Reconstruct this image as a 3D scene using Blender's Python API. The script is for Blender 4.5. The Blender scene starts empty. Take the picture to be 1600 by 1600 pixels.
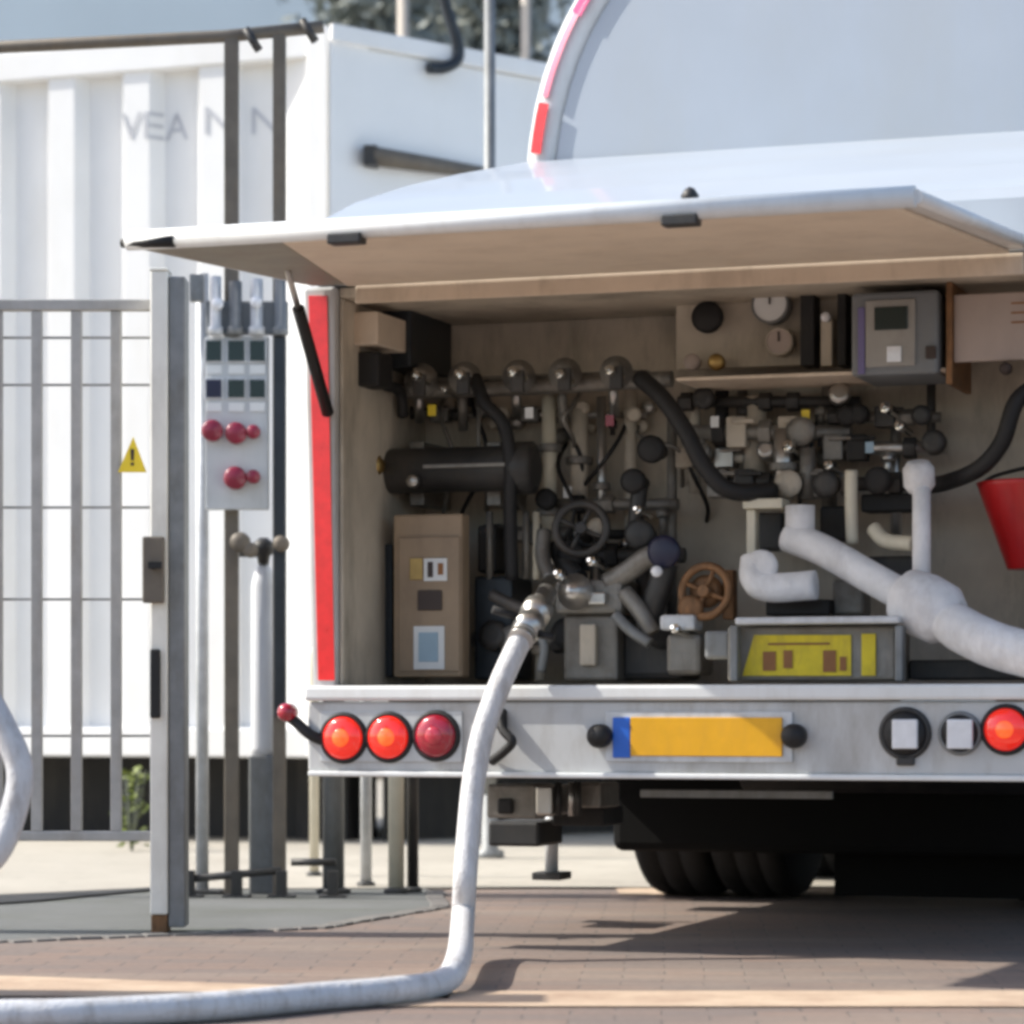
import bpy, bmesh, math, random
from mathutils import Vector, Matrix, Quaternion
random.seed(11)
R = math.radians
S = bpy.context.scene
COL = S.collection

# ------------------------------------------------------------------ camera, sky, sun, exposure
CH, F, HZ = 0.69, 4700.0, 1110.0          # camera height, focal length and horizon row in photo pixels
cam = bpy.data.cameras.new('camera'); camo = bpy.data.objects.new('camera', cam); COL.objects.link(camo)
cam.sensor_width = 36; cam.lens = 36 * F / 1600; cam.shift_y = (HZ - 800) / 1600
camo.location = (0, 0, CH); camo.rotation_euler = (R(90), 0, 0)
cam.clip_start = 0.1; cam.clip_end = 3000
cam.dof.use_dof = True; cam.dof.focus_distance = 8.7; cam.dof.aperture_fstop = 3.2
S.camera = camo
SUN_EL, SUN_AZ = R(42), math.atan2(-1.0, 0.10)     # azimuth from +Y towards +X
W = bpy.data.worlds.new('World'); S.world = W; W.use_nodes = True
nt = W.node_tree; bg = nt.nodes['Background']
sky = nt.nodes.new('ShaderNodeTexSky'); sky.sky_type = 'NISHITA'; sky.sun_disc = False
sky.sun_elevation = SUN_EL; sky.sun_rotation = SUN_AZ; sky.dust_density = 2.0
nt.links.new(sky.outputs[0], bg.inputs[0]); bg.inputs[1].default_value = 0.13
sl = bpy.data.lights.new('sun', 'SUN'); sl.energy = 3.6; sl.angle = R(0.5); sl.color = (1, .95, .86)
so = bpy.data.objects.new('sun', sl); COL.objects.link(so)
sd = Vector((math.sin(SUN_AZ) * math.cos(SUN_EL), math.cos(SUN_AZ) * math.cos(SUN_EL), math.sin(SUN_EL)))
so.rotation_euler = sd.to_track_quat('Z', 'Y').to_euler(); so.location = (-20, 0, 20)
S.view_settings.view_transform = 'Standard'; S.view_settings.look = 'None'
S.view_settings.exposure = 0.78; S.view_settings.gamma = 1
S.render.engine = 'CYCLES'; S.cycles.use_denoising = True
S.cycles.pixel_filter_type = 'BLACKMAN_HARRIS'; S.cycles.filter_width = 3.4

# ------------------------------------------------------------------ places: photo pixel + distance -> metres
YAW = R(19); P0 = Vector((0, 8.62, 0))
U = Vector((math.cos(YAW), -math.sin(YAW), 0)); V = Vector((math.sin(YAW), math.cos(YAW), 0))
def T(x, y, w=0.0):
    """point of the truck (across, forward, up) at forward distance w from its rear plane"""
    d = Vector(((x - 800) / F, 1, (HZ - y) / F)); t = (w + P0.dot(V)) / d.dot(V)
    p = d * t; p.z += CH; q = p - P0
    return Vector((q.dot(U), w, p.z))
def PX(w, x=1050):
    d = Vector(((x - 800) / F, 1, 0)); return (w + P0.dot(V)) / d.dot(V) / F     # metres per photo pixel
def Wp(x, y, d): return Vector(((x - 800) / F * d, d, CH + (HZ - y) / F * d))

# ------------------------------------------------------------------ materials
def mat(name, c, rough=.5, metal=0., var=.12, scale=6., bump=0., bscale=60., dirt=None, damt=.0, coat=0., emit=None, es=0., spec=.5):
    m = bpy.data.materials.new(name); m.use_nodes = True; t = m.node_tree; b = t.nodes['Principled BSDF']
    tc = t.nodes.new('ShaderNodeTexCoord')
    n = t.nodes.new('ShaderNodeTexNoise'); n.inputs['Scale'].default_value = scale; n.inputs['Detail'].default_value = 6; n.inputs['Roughness'].default_value = .6
    t.links.new(tc.outputs['Object'], n.inputs['Vector'])
    r = t.nodes.new('ShaderNodeValToRGB'); r.color_ramp.elements[0].position = .3; r.color_ramp.elements[1].position = .7
    r.color_ramp.elements[0].color = (*[max(0, k * (1 - var)) for k in c], 1); r.color_ramp.elements[1].color = (*[min(1, k * (1 + var)) for k in c], 1)
    t.links.new(n.outputs['Fac'], r.inputs['Fac']); out = r.outputs['Color']
    if dirt:
        n2 = t.nodes.new('ShaderNodeTexNoise'); n2.inputs['Scale'].default_value = scale * .7; n2.inputs['Detail'].default_value = 9; n2.inputs['Roughness'].default_value = .72
        mp = t.nodes.new('ShaderNodeMapping'); mp.inputs['Location'].default_value = (3.1, 7.7, 1.3); mp.inputs['Scale'].default_value = (1.6, 1.6, .5)
        t.links.new(tc.outputs['Object'], mp.inputs['Vector']); t.links.new(mp.outputs[0], n2.inputs['Vector'])
        r2 = t.nodes.new('ShaderNodeValToRGB'); r2.color_ramp.elements[0].position = .48; r2.color_ramp.elements[1].position = .72
        r2.color_ramp.elements[0].color = (0, 0, 0, 1); r2.color_ramp.elements[1].color = (damt,) * 3 + (1,)
        t.links.new(n2.outputs['Fac'], r2.inputs['Fac'])
        mx = t.nodes.new('ShaderNodeMix'); mx.data_type = 'RGBA'; mx.inputs['B'].default_value = (*dirt, 1)
        t.links.new(r2.outputs['Color'], mx.inputs['Factor']); t.links.new(out, mx.inputs['A']); out = mx.outputs['Result']
    t.links.new(out, b.inputs['Base Color'])
    rr = t.nodes.new('ShaderNodeMapRange'); rr.inputs['To Min'].default_value = max(.03, rough - .1); rr.inputs['To Max'].default_value = min(1, rough + .12)
    t.links.new(n.outputs['Fac'], rr.inputs['Value']); t.links.new(rr.outputs[0], b.inputs['Roughness'])
    b.inputs['Metallic'].default_value = metal; b.inputs['Coat Weight'].default_value = coat; b.inputs['Specular IOR Level'].default_value = spec
    if bump:
        n3 = t.nodes.new('ShaderNodeTexNoise'); n3.inputs['Scale'].default_value = bscale; n3.inputs['Detail'].default_value = 5
        t.links.new(tc.outputs['Object'], n3.inputs['Vector'])
        bp = t.nodes.new('ShaderNodeBump'); bp.inputs['Strength'].default_value = bump; bp.inputs['Distance'].default_value = .01
        t.links.new(n3.outputs['Fac'], bp.inputs['Height']); t.links.new(bp.outputs[0], b.inputs['Normal'])
    if emit: b.inputs['Emission Color'].default_value = (*emit, 1); b.inputs['Emission Strength'].default_value = es
    return m
M = dict(
    tank=mat('tank_paint', (.43, .475, .53), .35, var=.04, scale=1.5, dirt=(.42, .43, .42), damt=.35, coat=.2),
    white=mat('white_paint', (.78, .80, .80), .38, var=.04, dirt=(.5, .47, .42), damt=.4, coat=.2),
    bump=mat('bumper_paint', (.54, .55, .55), .45, var=.07, scale=4, dirt=(.27, .24, .2), damt=.75),
    lining=mat('tan_lining', (.70, .59, .47), .75, var=.08, dirt=(.33, .26, .19), damt=.5),
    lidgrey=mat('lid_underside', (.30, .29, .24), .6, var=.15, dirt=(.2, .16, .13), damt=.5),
    inner=mat('compartment_wall', (.56, .50, .41), .65, var=.14, scale=5, dirt=(.2, .18, .14), damt=.7),
    dark=mat('dark_steel', (.045, .045, .045), .5, .3, var=.3, dirt=(.12, .1, .08), damt=.5),
    rubber=mat('black_rubber', (.011, .011, .012), .6, var=.3, bump=.2),
    underblack=mat('underside_black', (.005, .005, .005), .85, var=.3, spec=.2),  # near black, fills the dark mass under the truck
    tyre=mat('tyre_rubber', (.010, .010, .0105), .8, var=.3, bump=.3),
    chassis=mat('chassis_black', (.013, .013, .014), .7, var=.3, dirt=(.07, .06, .05), damt=.5),
    steel=mat('stainless_steel', (.52, .51, .49), .33, .9, var=.1, dirt=(.3, .26, .2), damt=.4),
    iron=mat('grey_casting', (.24, .23, .21), .5, .5, var=.2, scale=12, dirt=(.12, .09, .07), damt=.6, bump=.3),
    brass=mat('brass', (.50, .34, .13), .4, .9, var=.2, dirt=(.15, .1, .05), damt=.5),
    bronze=mat('rusty_bronze', (.25, .13, .06), .6, .4, var=.3, scale=20, dirt=(.08, .05, .03), damt=.7),
    frost=mat('frosted_white_pipe', (.82, .82, .83), .75, var=.14, scale=9, dirt=(.45, .43, .42), damt=.6, bump=.5, bscale=40),
    cream=mat('cream_paint', (.66, .62, .5), .5, var=.1, dirt=(.4, .34, .25), damt=.4),
    brown=mat('brown_cabinet', (.32, .235, .155), .55, var=.12, dirt=(.17, .12, .08), damt=.6),
    paper=mat('label_paper', (.72, .74, .74), .6, var=.06),
    bluepaper=mat('blue_label', (.32, .45, .55), .6, var=.1),
    ink=mat('ink', (.05, .035, .03), .6, var=.2),
    brownink=mat('brown_ink', (.28, .12, .04), .6, var=.2),
    yellow=mat('yellow_label', (.74, .58, .02), .5, var=.12, scale=20, dirt=(.35, .22, .05), damt=.5),
    signyellow=mat('sign_yellow', (.80, .60, .03), .45, var=.05),
    plate=mat('plate_orange', (.82, .42, .01), .35, var=.06, scale=18, dirt=(.6, .3, .05), damt=.3),
    plateblue=mat('plate_blue', (.02, .14, .62), .35, var=.08),
    red=mat('reflective_red', (.80, .015, .02), .3, var=.12, scale=25, coat=.5),
    pink=mat('faded_red_line', (.72, .17, .27), .4, var=.15, scale=14),
    pinkred=mat('faded_red_strip', (.72, .06, .22), .35, var=.12, scale=25, coat=.4),
    midgrey=mat('worn_face_grey', (.33, .32, .30), .5, var=.12, dirt=(.2, .18, .16), damt=.5),
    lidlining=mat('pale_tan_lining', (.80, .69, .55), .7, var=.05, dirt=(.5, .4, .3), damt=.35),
    bargrey=mat('weathered_bar_grey', (.43, .42, .40), .55, .15, var=.15, scale=12, dirt=(.28, .24, .19), damt=.5),
    glint=mat('glint_polished_steel', (.75, .74, .7), .16, 1., var=.06),
    lens=mat('red_lens', (.80, .02, .012), .12, var=.15, scale=30, coat=1, emit=(1, .02, .005), es=.25),
    core=mat('lamp_core', (.9, .12, .02), .2, var=.3, scale=60, coat=1, emit=(1, .12, .01), es=.4),
    lensdim=mat('dark_red_lens', (.34, .006, .025), .15, var=.2, scale=30, coat=1),
    lensdimcore=mat('dim_core', (.5, .025, .05), .2, var=.2, scale=40, coat=1),
    clear=mat('clear_lens', (.78, .8, .84), .15, var=.08, scale=30, coat=1),
    darkred=mat('red_bucket_paint', (.46, .007, .01), .4, var=.15, scale=8, dirt=(.2, .01, .01), damt=.5, coat=.3),
    galv=mat('galvanised_steel', (.60, .62, .64), .5, .2, var=.14, scale=18, dirt=(.32, .31, .28), damt=.5),
    galvd=mat('weathered_galvanised_steel', (.23, .24, .245), .55, .4, var=.18, scale=14, dirt=(.15, .14, .12), damt=.6),
    post=mat('beige_post_paint', (.80, .79, .73), .55, var=.08, dirt=(.38, .35, .29), damt=.4),
    brownsteel=mat('brown_grey_steel', (.155, .135, .11), .6, .2, var=.2, scale=10, dirt=(.24, .18, .12), damt=.4),
    bluesteel=mat('blue_black_steel', (.03, .037, .045), .4, .4, var=.3),
    panelgrey=mat('panel_grey', (.56, .58, .59), .45, .2, var=.08, dirt=(.28, .28, .26), damt=.4),
    cont=mat('container_white', (.85, .85, .84), .5, var=.03, scale=2, dirt=(.72, .69, .62), damt=.3),
    hose=mat('white_hose', (.64, .645, .66), .5, var=.06, scale=20, dirt=(.33, .3, .27), damt=.75, bump=.35, bscale=90),
    instr=mat('instrument_grey', (.19, .205, .22), .5, var=.1, dirt=(.2, .2, .19), damt=.4),
    pinkpanel=mat('pale_pink_panel', (.46, .38, .34), .65, var=.06, dirt=(.33, .26, .22), damt=.3),
    glass=mat('dark_screen', (.012, .026, .026), .08, var=.2),
    purple=mat('purple_strip', (.16, .14, .3), .5, var=.1),
    navy=mat('navy_plastic', (.015, .017, .045), .4, var=.2),
    redbtn=mat('red_button', (.24, .01, .035), .35, var=.15, coat=.4),
    foliage=mat('foliage', (.17, .19, .15), .6, var=.5, scale=3),
    foliage2=mat('dull_foliage', (.26, .28, .25), .65, var=.4, scale=2),
    bark=mat('bark', (.12, .09, .065), .9, var=.3, bump=.8),
    bldg=mat('blue_grey_cladding', (.68, .77, .82), .5, var=.05, scale=.5),
    bldg2=mat('pale_grey_cladding', (.50, .52, .53), .6, var=.05, scale=.5),
    window=mat('window_glass', (.12, .17, .2), .1, var=.1, scale=.6),
    sandstone=mat('pale_lamp_post', (.48, .43, .37), .6, var=.1),
    concrete=None)

def ground_mat(name, kind):
    m = bpy.data.materials.new(name); m.use_nodes = True; t = m.node_tree; b = t.nodes['Principled BSDF']; L = t.links
    tc = t.nodes.new('ShaderNodeTexCoord')
    def noise(s, d=6, ro=.6, sc=None):
        n = t.nodes.new('ShaderNodeTexNoise'); n.inputs['Scale'].default_value = s; n.inputs['Detail'].default_value = d; n.inputs['Roughness'].default_value = ro
        if sc:
            mp = t.nodes.new('ShaderNodeMapping'); mp.inputs['Scale'].default_value = sc; L.new(tc.outputs['Object'], mp.inputs[0]); L.new(mp.outputs[0], n.inputs['Vector'])
        else: L.new(tc.outputs['Object'], n.inputs['Vector'])
        return n
    def mix(f, a, bb, mode='MIX'):
        x = t.nodes.new('ShaderNodeMix'); x.data_type = 'RGBA'; x.blend_type = mode
        if isinstance(f, float): x.inputs['Factor'].default_value = f
        else: L.new(f, x.inputs['Factor'])
        for k, vv in (('A', a), ('B', bb)):
            if isinstance(vv, tuple): x.inputs[k].default_value = (*vv, 1)
            else: L.new(vv, x.inputs[k])
        return x.outputs['Result']
    def ramp(n, p0, p1):
        r = t.nodes.new('ShaderNodeMapRange'); r.inputs['From Min'].default_value = p0; r.inputs['From Max'].default_value = p1; L.new(n.outputs['Fac'], r.inputs['Value']); return r.outputs[0]
    bp = t.nodes.new('ShaderNodeBump'); bp.inputs['Distance'].default_value = .006; bp.inputs['Strength'].default_value = .7
    if kind == 'pavers':
        mp = t.nodes.new('ShaderNodeMapping'); mp.inputs['Rotation'].default_value = (0, 0, R(3)); L.new(tc.outputs['Object'], mp.inputs[0])
        wob = t.nodes.new('ShaderNodeMix'); wob.data_type = 'RGBA'; wob.blend_type = 'ADD'; wob.inputs['Factor'].default_value = .03; L.new(mp.outputs[0], wob.inputs['A']); L.new(noise(2.2, 3).outputs['Color'], wob.inputs['B'])
        br = t.nodes.new('ShaderNodeTexBrick'); br.inputs['Scale'].default_value = 1; br.inputs['Brick Width'].default_value = .21; br.inputs['Row Height'].default_value = .105
        br.inputs['Mortar Size'].default_value = .004; br.inputs['Mortar Smooth'].default_value = .3
        br.inputs['Color1'].default_value = (.25, .18, .145, 1); br.inputs['Color2'].default_value = (.195, .16, .142, 1); br.inputs['Mortar'].default_value = (.15, .125, .11, 1); br.inputs['Bias'].default_value = -.1
        L.new(wob.outputs['Result'], br.inputs['Vector'])
        c = mix(ramp(noise(1.1, 8, .7), .45, .7), br.outputs['Color'], (.205, .165, .145))
        c = mix(ramp(noise(.6, 6, .7, (.5, 2, 1)), .5, .75), c, (.34, .275, .22))
        c = mix(.5, c, mix(ramp(noise(40, 4), .3, .7), (.6, .6, .6), (1, 1, 1)), 'MULTIPLY')
        h = br.outputs['Fac']; bp.invert = True
    elif kind == 'band':
        c = mix(ramp(noise(3, 8, .7), .4, .75), (.56, .43, .31), (.33, .22, .155)); h = noise(50).outputs['Fac']
    elif kind == 'concrete_grey':
        c = mix(ramp(noise(2, 8, .7), .4, .7), (.2, .19, .175), (.13, .12, .115)); h = noise(60).outputs['Fac']
    elif kind == 'shadow_tone':
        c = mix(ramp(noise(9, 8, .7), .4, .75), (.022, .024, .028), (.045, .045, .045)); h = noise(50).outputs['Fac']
    elif kind == 'asphalt':
        c = mix(ramp(noise(1.2, 8, .7), .4, .7), (.15, .155, .152), (.105, .11, .10)); c = mix(ramp(noise(.8, 5, .6, (1, 3, 1)), .55, .75), c, (.085, .095, .06)); h = noise(120).outputs['Fac']
    else:
        c = mix(ramp(noise(.9, 8, .7), .35, .7), (.46, .43, .37), (.36, .33, .28)); c = mix(ramp(noise(6, 8, .75), .55, .75), c, (.26, .24, .2)); h = noise(80).outputs['Fac']
    L.new(c, b.inputs['Base Color']); b.inputs['Roughness'].default_value = .82
    L.new(h, bp.inputs['Height']); L.new(bp.outputs[0], b.inputs['Normal'])
    return m

# ------------------------------------------------------------------ mesh builder
def smooth_path(pts, n=8):
    P = [Vector(p) for p in pts]
    if len(P) < 3: return P
    out = []
    for i in range(len(P) - 1):
        a = P[i - 1] if i else P[i] * 2 - P[i + 1]; b, c = P[i], P[i + 1]; d = P[i + 2] if i + 2 < len(P) else c * 2 - b
        for k in range(n):
            s = k / n
            out.append(.5 * ((2 * b) + (c - a) * s + (2 * a - 5 * b + 4 * c - d) * s * s + (3 * b - a - 3 * c + d) * s ** 3))
    out.append(P[-1]); return out
class MB:
    def __init__(s): s.bm = bmesh.new(); s.sm = []
    def quadify(s, vs, *fs):
        for f in fs: s.bm.faces.new([vs[i] for i in f])
    def box(s, a, b):
        x0, x1 = sorted((a[0], b[0])); y0, y1 = sorted((a[1], b[1])); z0, z1 = sorted((a[2], b[2]))
        vs = [s.bm.verts.new(p) for p in ((x0, y0, z0), (x1, y0, z0), (x1, y1, z0), (x0, y1, z0), (x0, y0, z1), (x1, y0, z1), (x1, y1, z1), (x0, y1, z1))]
        s.quadify(vs, (3, 2, 1, 0), (4, 5, 6, 7), (0, 1, 5, 4), (1, 2, 6, 5), (2, 3, 7, 6), (3, 0, 4, 7)); return s
    def hexa(s, q):   # 8 points: bottom 4 ccw, top 4
        vs = [s.bm.verts.new(p) for p in q]
        s.quadify(vs, (3, 2, 1, 0), (4, 5, 6, 7), (0, 1, 5, 4), (1, 2, 6, 5), (2, 3, 7, 6), (3, 0, 4, 7)); return s
    def prism(s, poly, ext):
        e = Vector(ext); A = [s.bm.verts.new(p) for p in poly]; B = [s.bm.verts.new(Vector(p) + e) for p in poly]; n = len(A)
        s.bm.faces.new(A[::-1]); s.bm.faces.new(B)
        for i in range(n): s.bm.faces.new((A[i], A[(i + 1) % n], B[(i + 1) % n], B[i]))
        return s
    def sweep(s, pts, rad, seg=12, caps=True):
        P = [Vector(p) for p in pts]; rs = rad if isinstance(rad, (list, tuple)) else [rad] * len(P)
        prev = None; rings = []; nrm = None
        for i, p in enumerate(P):
            t = ((P[min(i + 1, len(P) - 1)] - p).normalized() + (p - P[max(i - 1, 0)]).normalized())
            t = t.normalized() if t.length > 1e-6 else Vector((0, 0, 1))
            if nrm is None: nrm = t.orthogonal().normalized()
            nrm = (nrm - t * nrm.dot(t)); nrm = nrm.normalized() if nrm.length > 1e-6 else t.orthogonal().normalized()
            bn = t.cross(nrm)
            ring = [s.bm.verts.new(p + (nrm * math.cos(2 * math.pi * k / seg) + bn * math.sin(2 * math.pi * k / seg)) * rs[i]) for k in range(seg)]
            if prev:
                for k in range(seg): s.sm.append(s.bm.faces.new((prev[k], prev[(k + 1) % seg], ring[(k + 1) % seg], ring[k])))
            prev = ring; rings.append(ring)
        if caps: s.bm.faces.new(rings[0][::-1]); s.bm.faces.new(rings[-1])
        return s
    def tube(s, pts, r, seg=12, n=8): return s.sweep(smooth_path(pts, n), r, seg)
    def cyl(s, a, b, r, r2=None, seg=20): return s.sweep([a, b], [r, r if r2 is None else r2], seg)
    def lathe(s, o, ax, prof, seg=24):  # prof: (distance along axis, radius); distances may not repeat in a row with equal radius
        o = Vector(o); ax = Vector(ax).normalized(); n = ax.orthogonal().normalized(); b = ax.cross(n); prev = None; first = None
        for h, r in prof:
            ring = [s.bm.verts.new(o + ax * h + (n * math.cos(2 * math.pi * k / seg) + b * math.sin(2 * math.pi * k / seg)) * max(r, 1e-4)) for k in range(seg)]
            if prev:
                for k in range(seg): s.sm.append(s.bm.faces.new((prev[k], prev[(k + 1) % seg], ring[(k + 1) % seg], ring[k])))
            else: first = ring
            prev = ring
        s.bm.faces.new(first[::-1]); s.bm.faces.new(prev); return s
    def ring(s, o, ax, Rr, r, seg=28):
        o = Vector(o); ax = Vector(ax).normalized(); n = ax.orthogonal().normalized(); b = ax.cross(n)
        c = [o + (n * math.cos(2 * math.pi * k / seg) + b * math.sin(2 * math.pi * k / seg)) * Rr for k in range(seg)]
        prev = None; rs = []
        for k in range(seg):
            d = (c[k] - o).normalized()
            rs.append([s.bm.verts.new(c[k] + (d * math.cos(2 * math.pi * j / 8) + ax * math.sin(2 * math.pi * j / 8)) * r) for j in range(8)])
        for k in range(seg):
            A, B = rs[k], rs[(k + 1) % seg]
            for j in range(8): s.sm.append(s.bm.faces.new((A[j], B[j], B[(j + 1) % 8], A[(j + 1) % 8])))
        return s
    def done(s, name, m, parent=None, bevel=0., smooth=True):
        bmesh.ops.recalc_face_normals(s.bm, faces=s.bm.faces)
        for f in s.bm.faces: f.smooth = smooth and (f in set(s.sm)) if len(s.sm) < 400 else smooth
        me = bpy.data.meshes.new(name); s.bm.to_mesh(me); s.bm.free()
        o = bpy.data.objects.new(name, me); COL.objects.link(o)
        if isinstance(m, str): m = M[m]
        me.materials.append(m)
        if parent: o.parent = parent
        if bevel:
            bv = o.modifiers.new('bevel', 'BEVEL'); bv.width = bevel; bv.segments = 2; bv.limit_method = 'ANGLE'; bv.angle_limit = R(50)
        return o
def root(name, loc, rz=0.):
    e = bpy.data.objects.new(name, None); COL.objects.link(e); e.location = loc; e.rotation_euler = (0, 0, rz); e.empty_display_size = .2; return e
def tag(o, label, cat, group=None, kind=None):
    if label: o['label'] = label
    if cat: o['category'] = cat
    if group: o['group'] = group
    if kind: o['kind'] = kind
    return o
def text_mesh(name, txt, size, m, parent, loc, rot, depth=.002, sx=1.):
    c = bpy.data.curves.new(name, 'FONT'); c.body = txt; c.size = size; c.extrude = depth; c.align_x = 'LEFT'
    o = bpy.data.objects.new(name + '_source', c); COL.objects.link(o)
    me = bpy.data.meshes.new_from_object(o); bpy.data.objects.remove(o); bpy.data.curves.remove(c)
    o = bpy.data.objects.new(name, me); COL.objects.link(o); me.materials.append(M[m]); o.parent = parent
    o.location = loc; o.rotation_euler = rot; o.scale = (sx, 1, 1); return o

# ------------------------------------------------------------------ ground (structure)
def sheet(name, pts, z, m):
    me = bpy.data.meshes.new(name); me.from_pydata([(p[0], p[1], z) for p in pts], [], [tuple(range(len(pts)))]); me.materials.append(m)
    o = bpy.data.objects.new(name, me); COL.objects.link(o); o['kind'] = 'structure'; return o
sheet('ground', [(-400, -60), (400, -60), (400, 900), (-400, 900)], 0, ground_mat('brick_pavers', 'pavers'))
g = lambda x, y: (lambda d: ((x - 800) / F * d, d))(CH * F / (y - HZ))
rj = random.Random(9); edge_ = []
for A_, B_ in (((-2.6, 9.15), (-1.5, 8.95)), ((-1.5, 8.95), (-.62, 9.5)), ((-.62, 9.5), (-.25, 10.5)), ((-.25, 10.5), (-.3, 11.55))):
    for k in range(14): t_ = k / 14; edge_.append((A_[0] + (B_[0] - A_[0]) * t_ + rj.uniform(-.008, .008), A_[1] + (B_[1] - A_[1]) * t_ + rj.uniform(-.008, .008)))
sheet('road', [(-60, 9.0)] + edge_ + [(-.35, 11.62), (-60, 11.62)], .004, ground_mat('grey_asphalt', 'asphalt'))
band = ground_mat('paver_and_sun_band', 'band')
sheet('paving_and_sun_band', [(-40, 7.62), (-1.3, 7.24), (-.15, 7.16), (-.15, 7.36), (-1.3, 7.78), (-40, 8.9)], .004, band)
sheet('paving_and_sun_band', [(-.30, 6.98), (30, 6.80), (30, 7.55), (-.22, 7.36)], .004, band)
sheet('paving_and_sun_band', [(.4, 11.2), (30, 11.0), (30, 11.35), (.4, 11.62)], .004, band)  # pale strip painted in for the sunlit gap under the truck
est = MB()
for a_, b_ in zip(edge_[:-1], edge_[1:]):
    A_ = Vector((*a_, -.03)); B_ = Vector((*b_, -.03)); n_ = (B_ - A_).cross(Vector((0, 0, 1))).normalized() * .07; g_ = (B_ - A_) * .06
    est.prism([A_ + g_ - n_ * .5, B_ - g_ - n_ * .5, B_ - g_ + n_ * .5, A_ + g_ + n_ * .5], (0, 0, .036 + rj.uniform(0, .004)))
tag(est.done('kerb', ground_mat('edging_stone', 'concrete_grey'), None, .006), None, None, kind='structure')
sheet('shadow_line', [(-60, 11.0), (-2.0, 10.35), (-1.7, 10.75), (-1.36, 11.42), (-1.36, 11.56), (-1.75, 11.2), (-2.0, 11.0), (-60, 11.7)], .012, ground_mat('shadow_line_dark', 'shadow_tone'))  # dark sheet painted in as a cast shadow on the ground
# concrete yard behind
sheet('pavement', [(-80, 11.3), (-2.0, 10.95), (-1.36, 11.5), (.15, 11.62), (80, 11.62), (80, 60), (-80, 60)], .008, ground_mat('yard_concrete', 'concrete'))

# ------------------------------------------------------------------ tanker truck
TR = tag(root('tanker_truck', P0, -YAW), 'pale grey tanker truck with its rear hatch raised over an open pump compartment', 'truck')
UL, UR = -.62, 1.80                                          # body sides
def part(mb, name, m, parent=TR, bevel=.004, **k): return mb.done(name, m, parent, bevel, **k)
def pbox(x0, y0, x1, y1, w, d, mb=None):
    """box whose front face covers the photo rectangle at forward distance w, d deep"""
    mb = mb or MB(); a, b = T(x0, y1, w), T(x1, y0, w)
    a2, b2 = T(x0, (y0 + y1) / 2, w), T(x1, (y0 + y1) / 2, w)
    return mb.box((a2.x, w, a.z), (b2.x, w + d, b.z))
FZ, CZ = .765, 1.90
# tank
def tank_ring(k, w, n=72):
    out = []
    for i in range(n):
        a = 2 * math.pi * i / n; c, s = math.cos(a), math.sin(a)
        out.append(Vector((.59 + 1.21 * k * math.copysign(abs(c) ** (2 / 2.25), c), w, 2.45 + (1.25 - 1.21 * (1 - k)) * math.copysign(abs(s) ** (2 / 2.25), s))))
    return out
def loft(mb, rings, close=True):
    vr = [[mb.bm.verts.new(p) for p in r] for r in rings]; n = len(vr[0])
    for A, B in zip(vr, vr[1:]):
        for i in range(n): mb.sm.append(mb.bm.faces.new((A[i], A[(i + 1) % n], B[(i + 1) % n], B[i])))
    if close: mb.bm.faces.new(vr[0][::-1]); mb.bm.faces.new(vr[-1])
    return mb
tank = part(loft(MB(), [tank_ring(.86, 2.06), tank_ring(1, 2.05), tank_ring(1, 9.2), tank_ring(.9, 9.5)]), 'tank', 'tank', bevel=0)
edge = MB()
rr = [tank_ring(.91, 2.03), tank_ring(.918, 1.976), tank_ring(.985, 1.962), tank_ring(1.012, 1.985), tank_ring(1.012, 2.12)]
part(loft(edge, rr, False), 'end_rim', 'white', tank, 0)
endp = MB(); loft(endp, [tank_ring(.05, 1.945), tank_ring(.5, 1.950), tank_ring(.8, 1.958), tank_ring(.917, 1.968)], False)
endp.bm.faces.new(endp.bm.verts[:72]); part(endp, 'end_plate', 'tank', tank, 0)
def strip(k0, k1, w, i0, i1, name, m):
    A, B = tank_ring(k0, w, 360), tank_ring(k1, w + .012, 360); mb = MB(); 
    for i in range(i0, i1):
        p = [A[i], A[i + 1], B[i + 1], B[i]]; mb.prism(p, (0, -.004, 0))
    bmesh.ops.remove_doubles(mb.bm, verts=mb.bm.verts, dist=1e-5); return part(mb, name, m, tank, 0)
strip(.968, .99, 1.948, 118, 163, 'reflective_strip', 'pink'); strip(.96, .995, 1.944, 164, 172, 'reflective_strip', 'red'); strip(.96, .995, 1.946, 139, 148, 'reflective_strip', 'pinkred')
# sloping hood between the compartment and the tank end
prof = [(.004, 1.935), (0, 2.08), (.02, 2.115), (.08, 2.145), (.31, 2.228), (.75, 2.352), (1.22, 2.468), (1.95, 2.635), (1.95, 1.935)]
hood = MB(); hood.prism([(UL, w, z) for w, z in prof], (UR - UL, 0, 0)); part(hood, 'hood', 'tank', bevel=.012)
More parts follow.
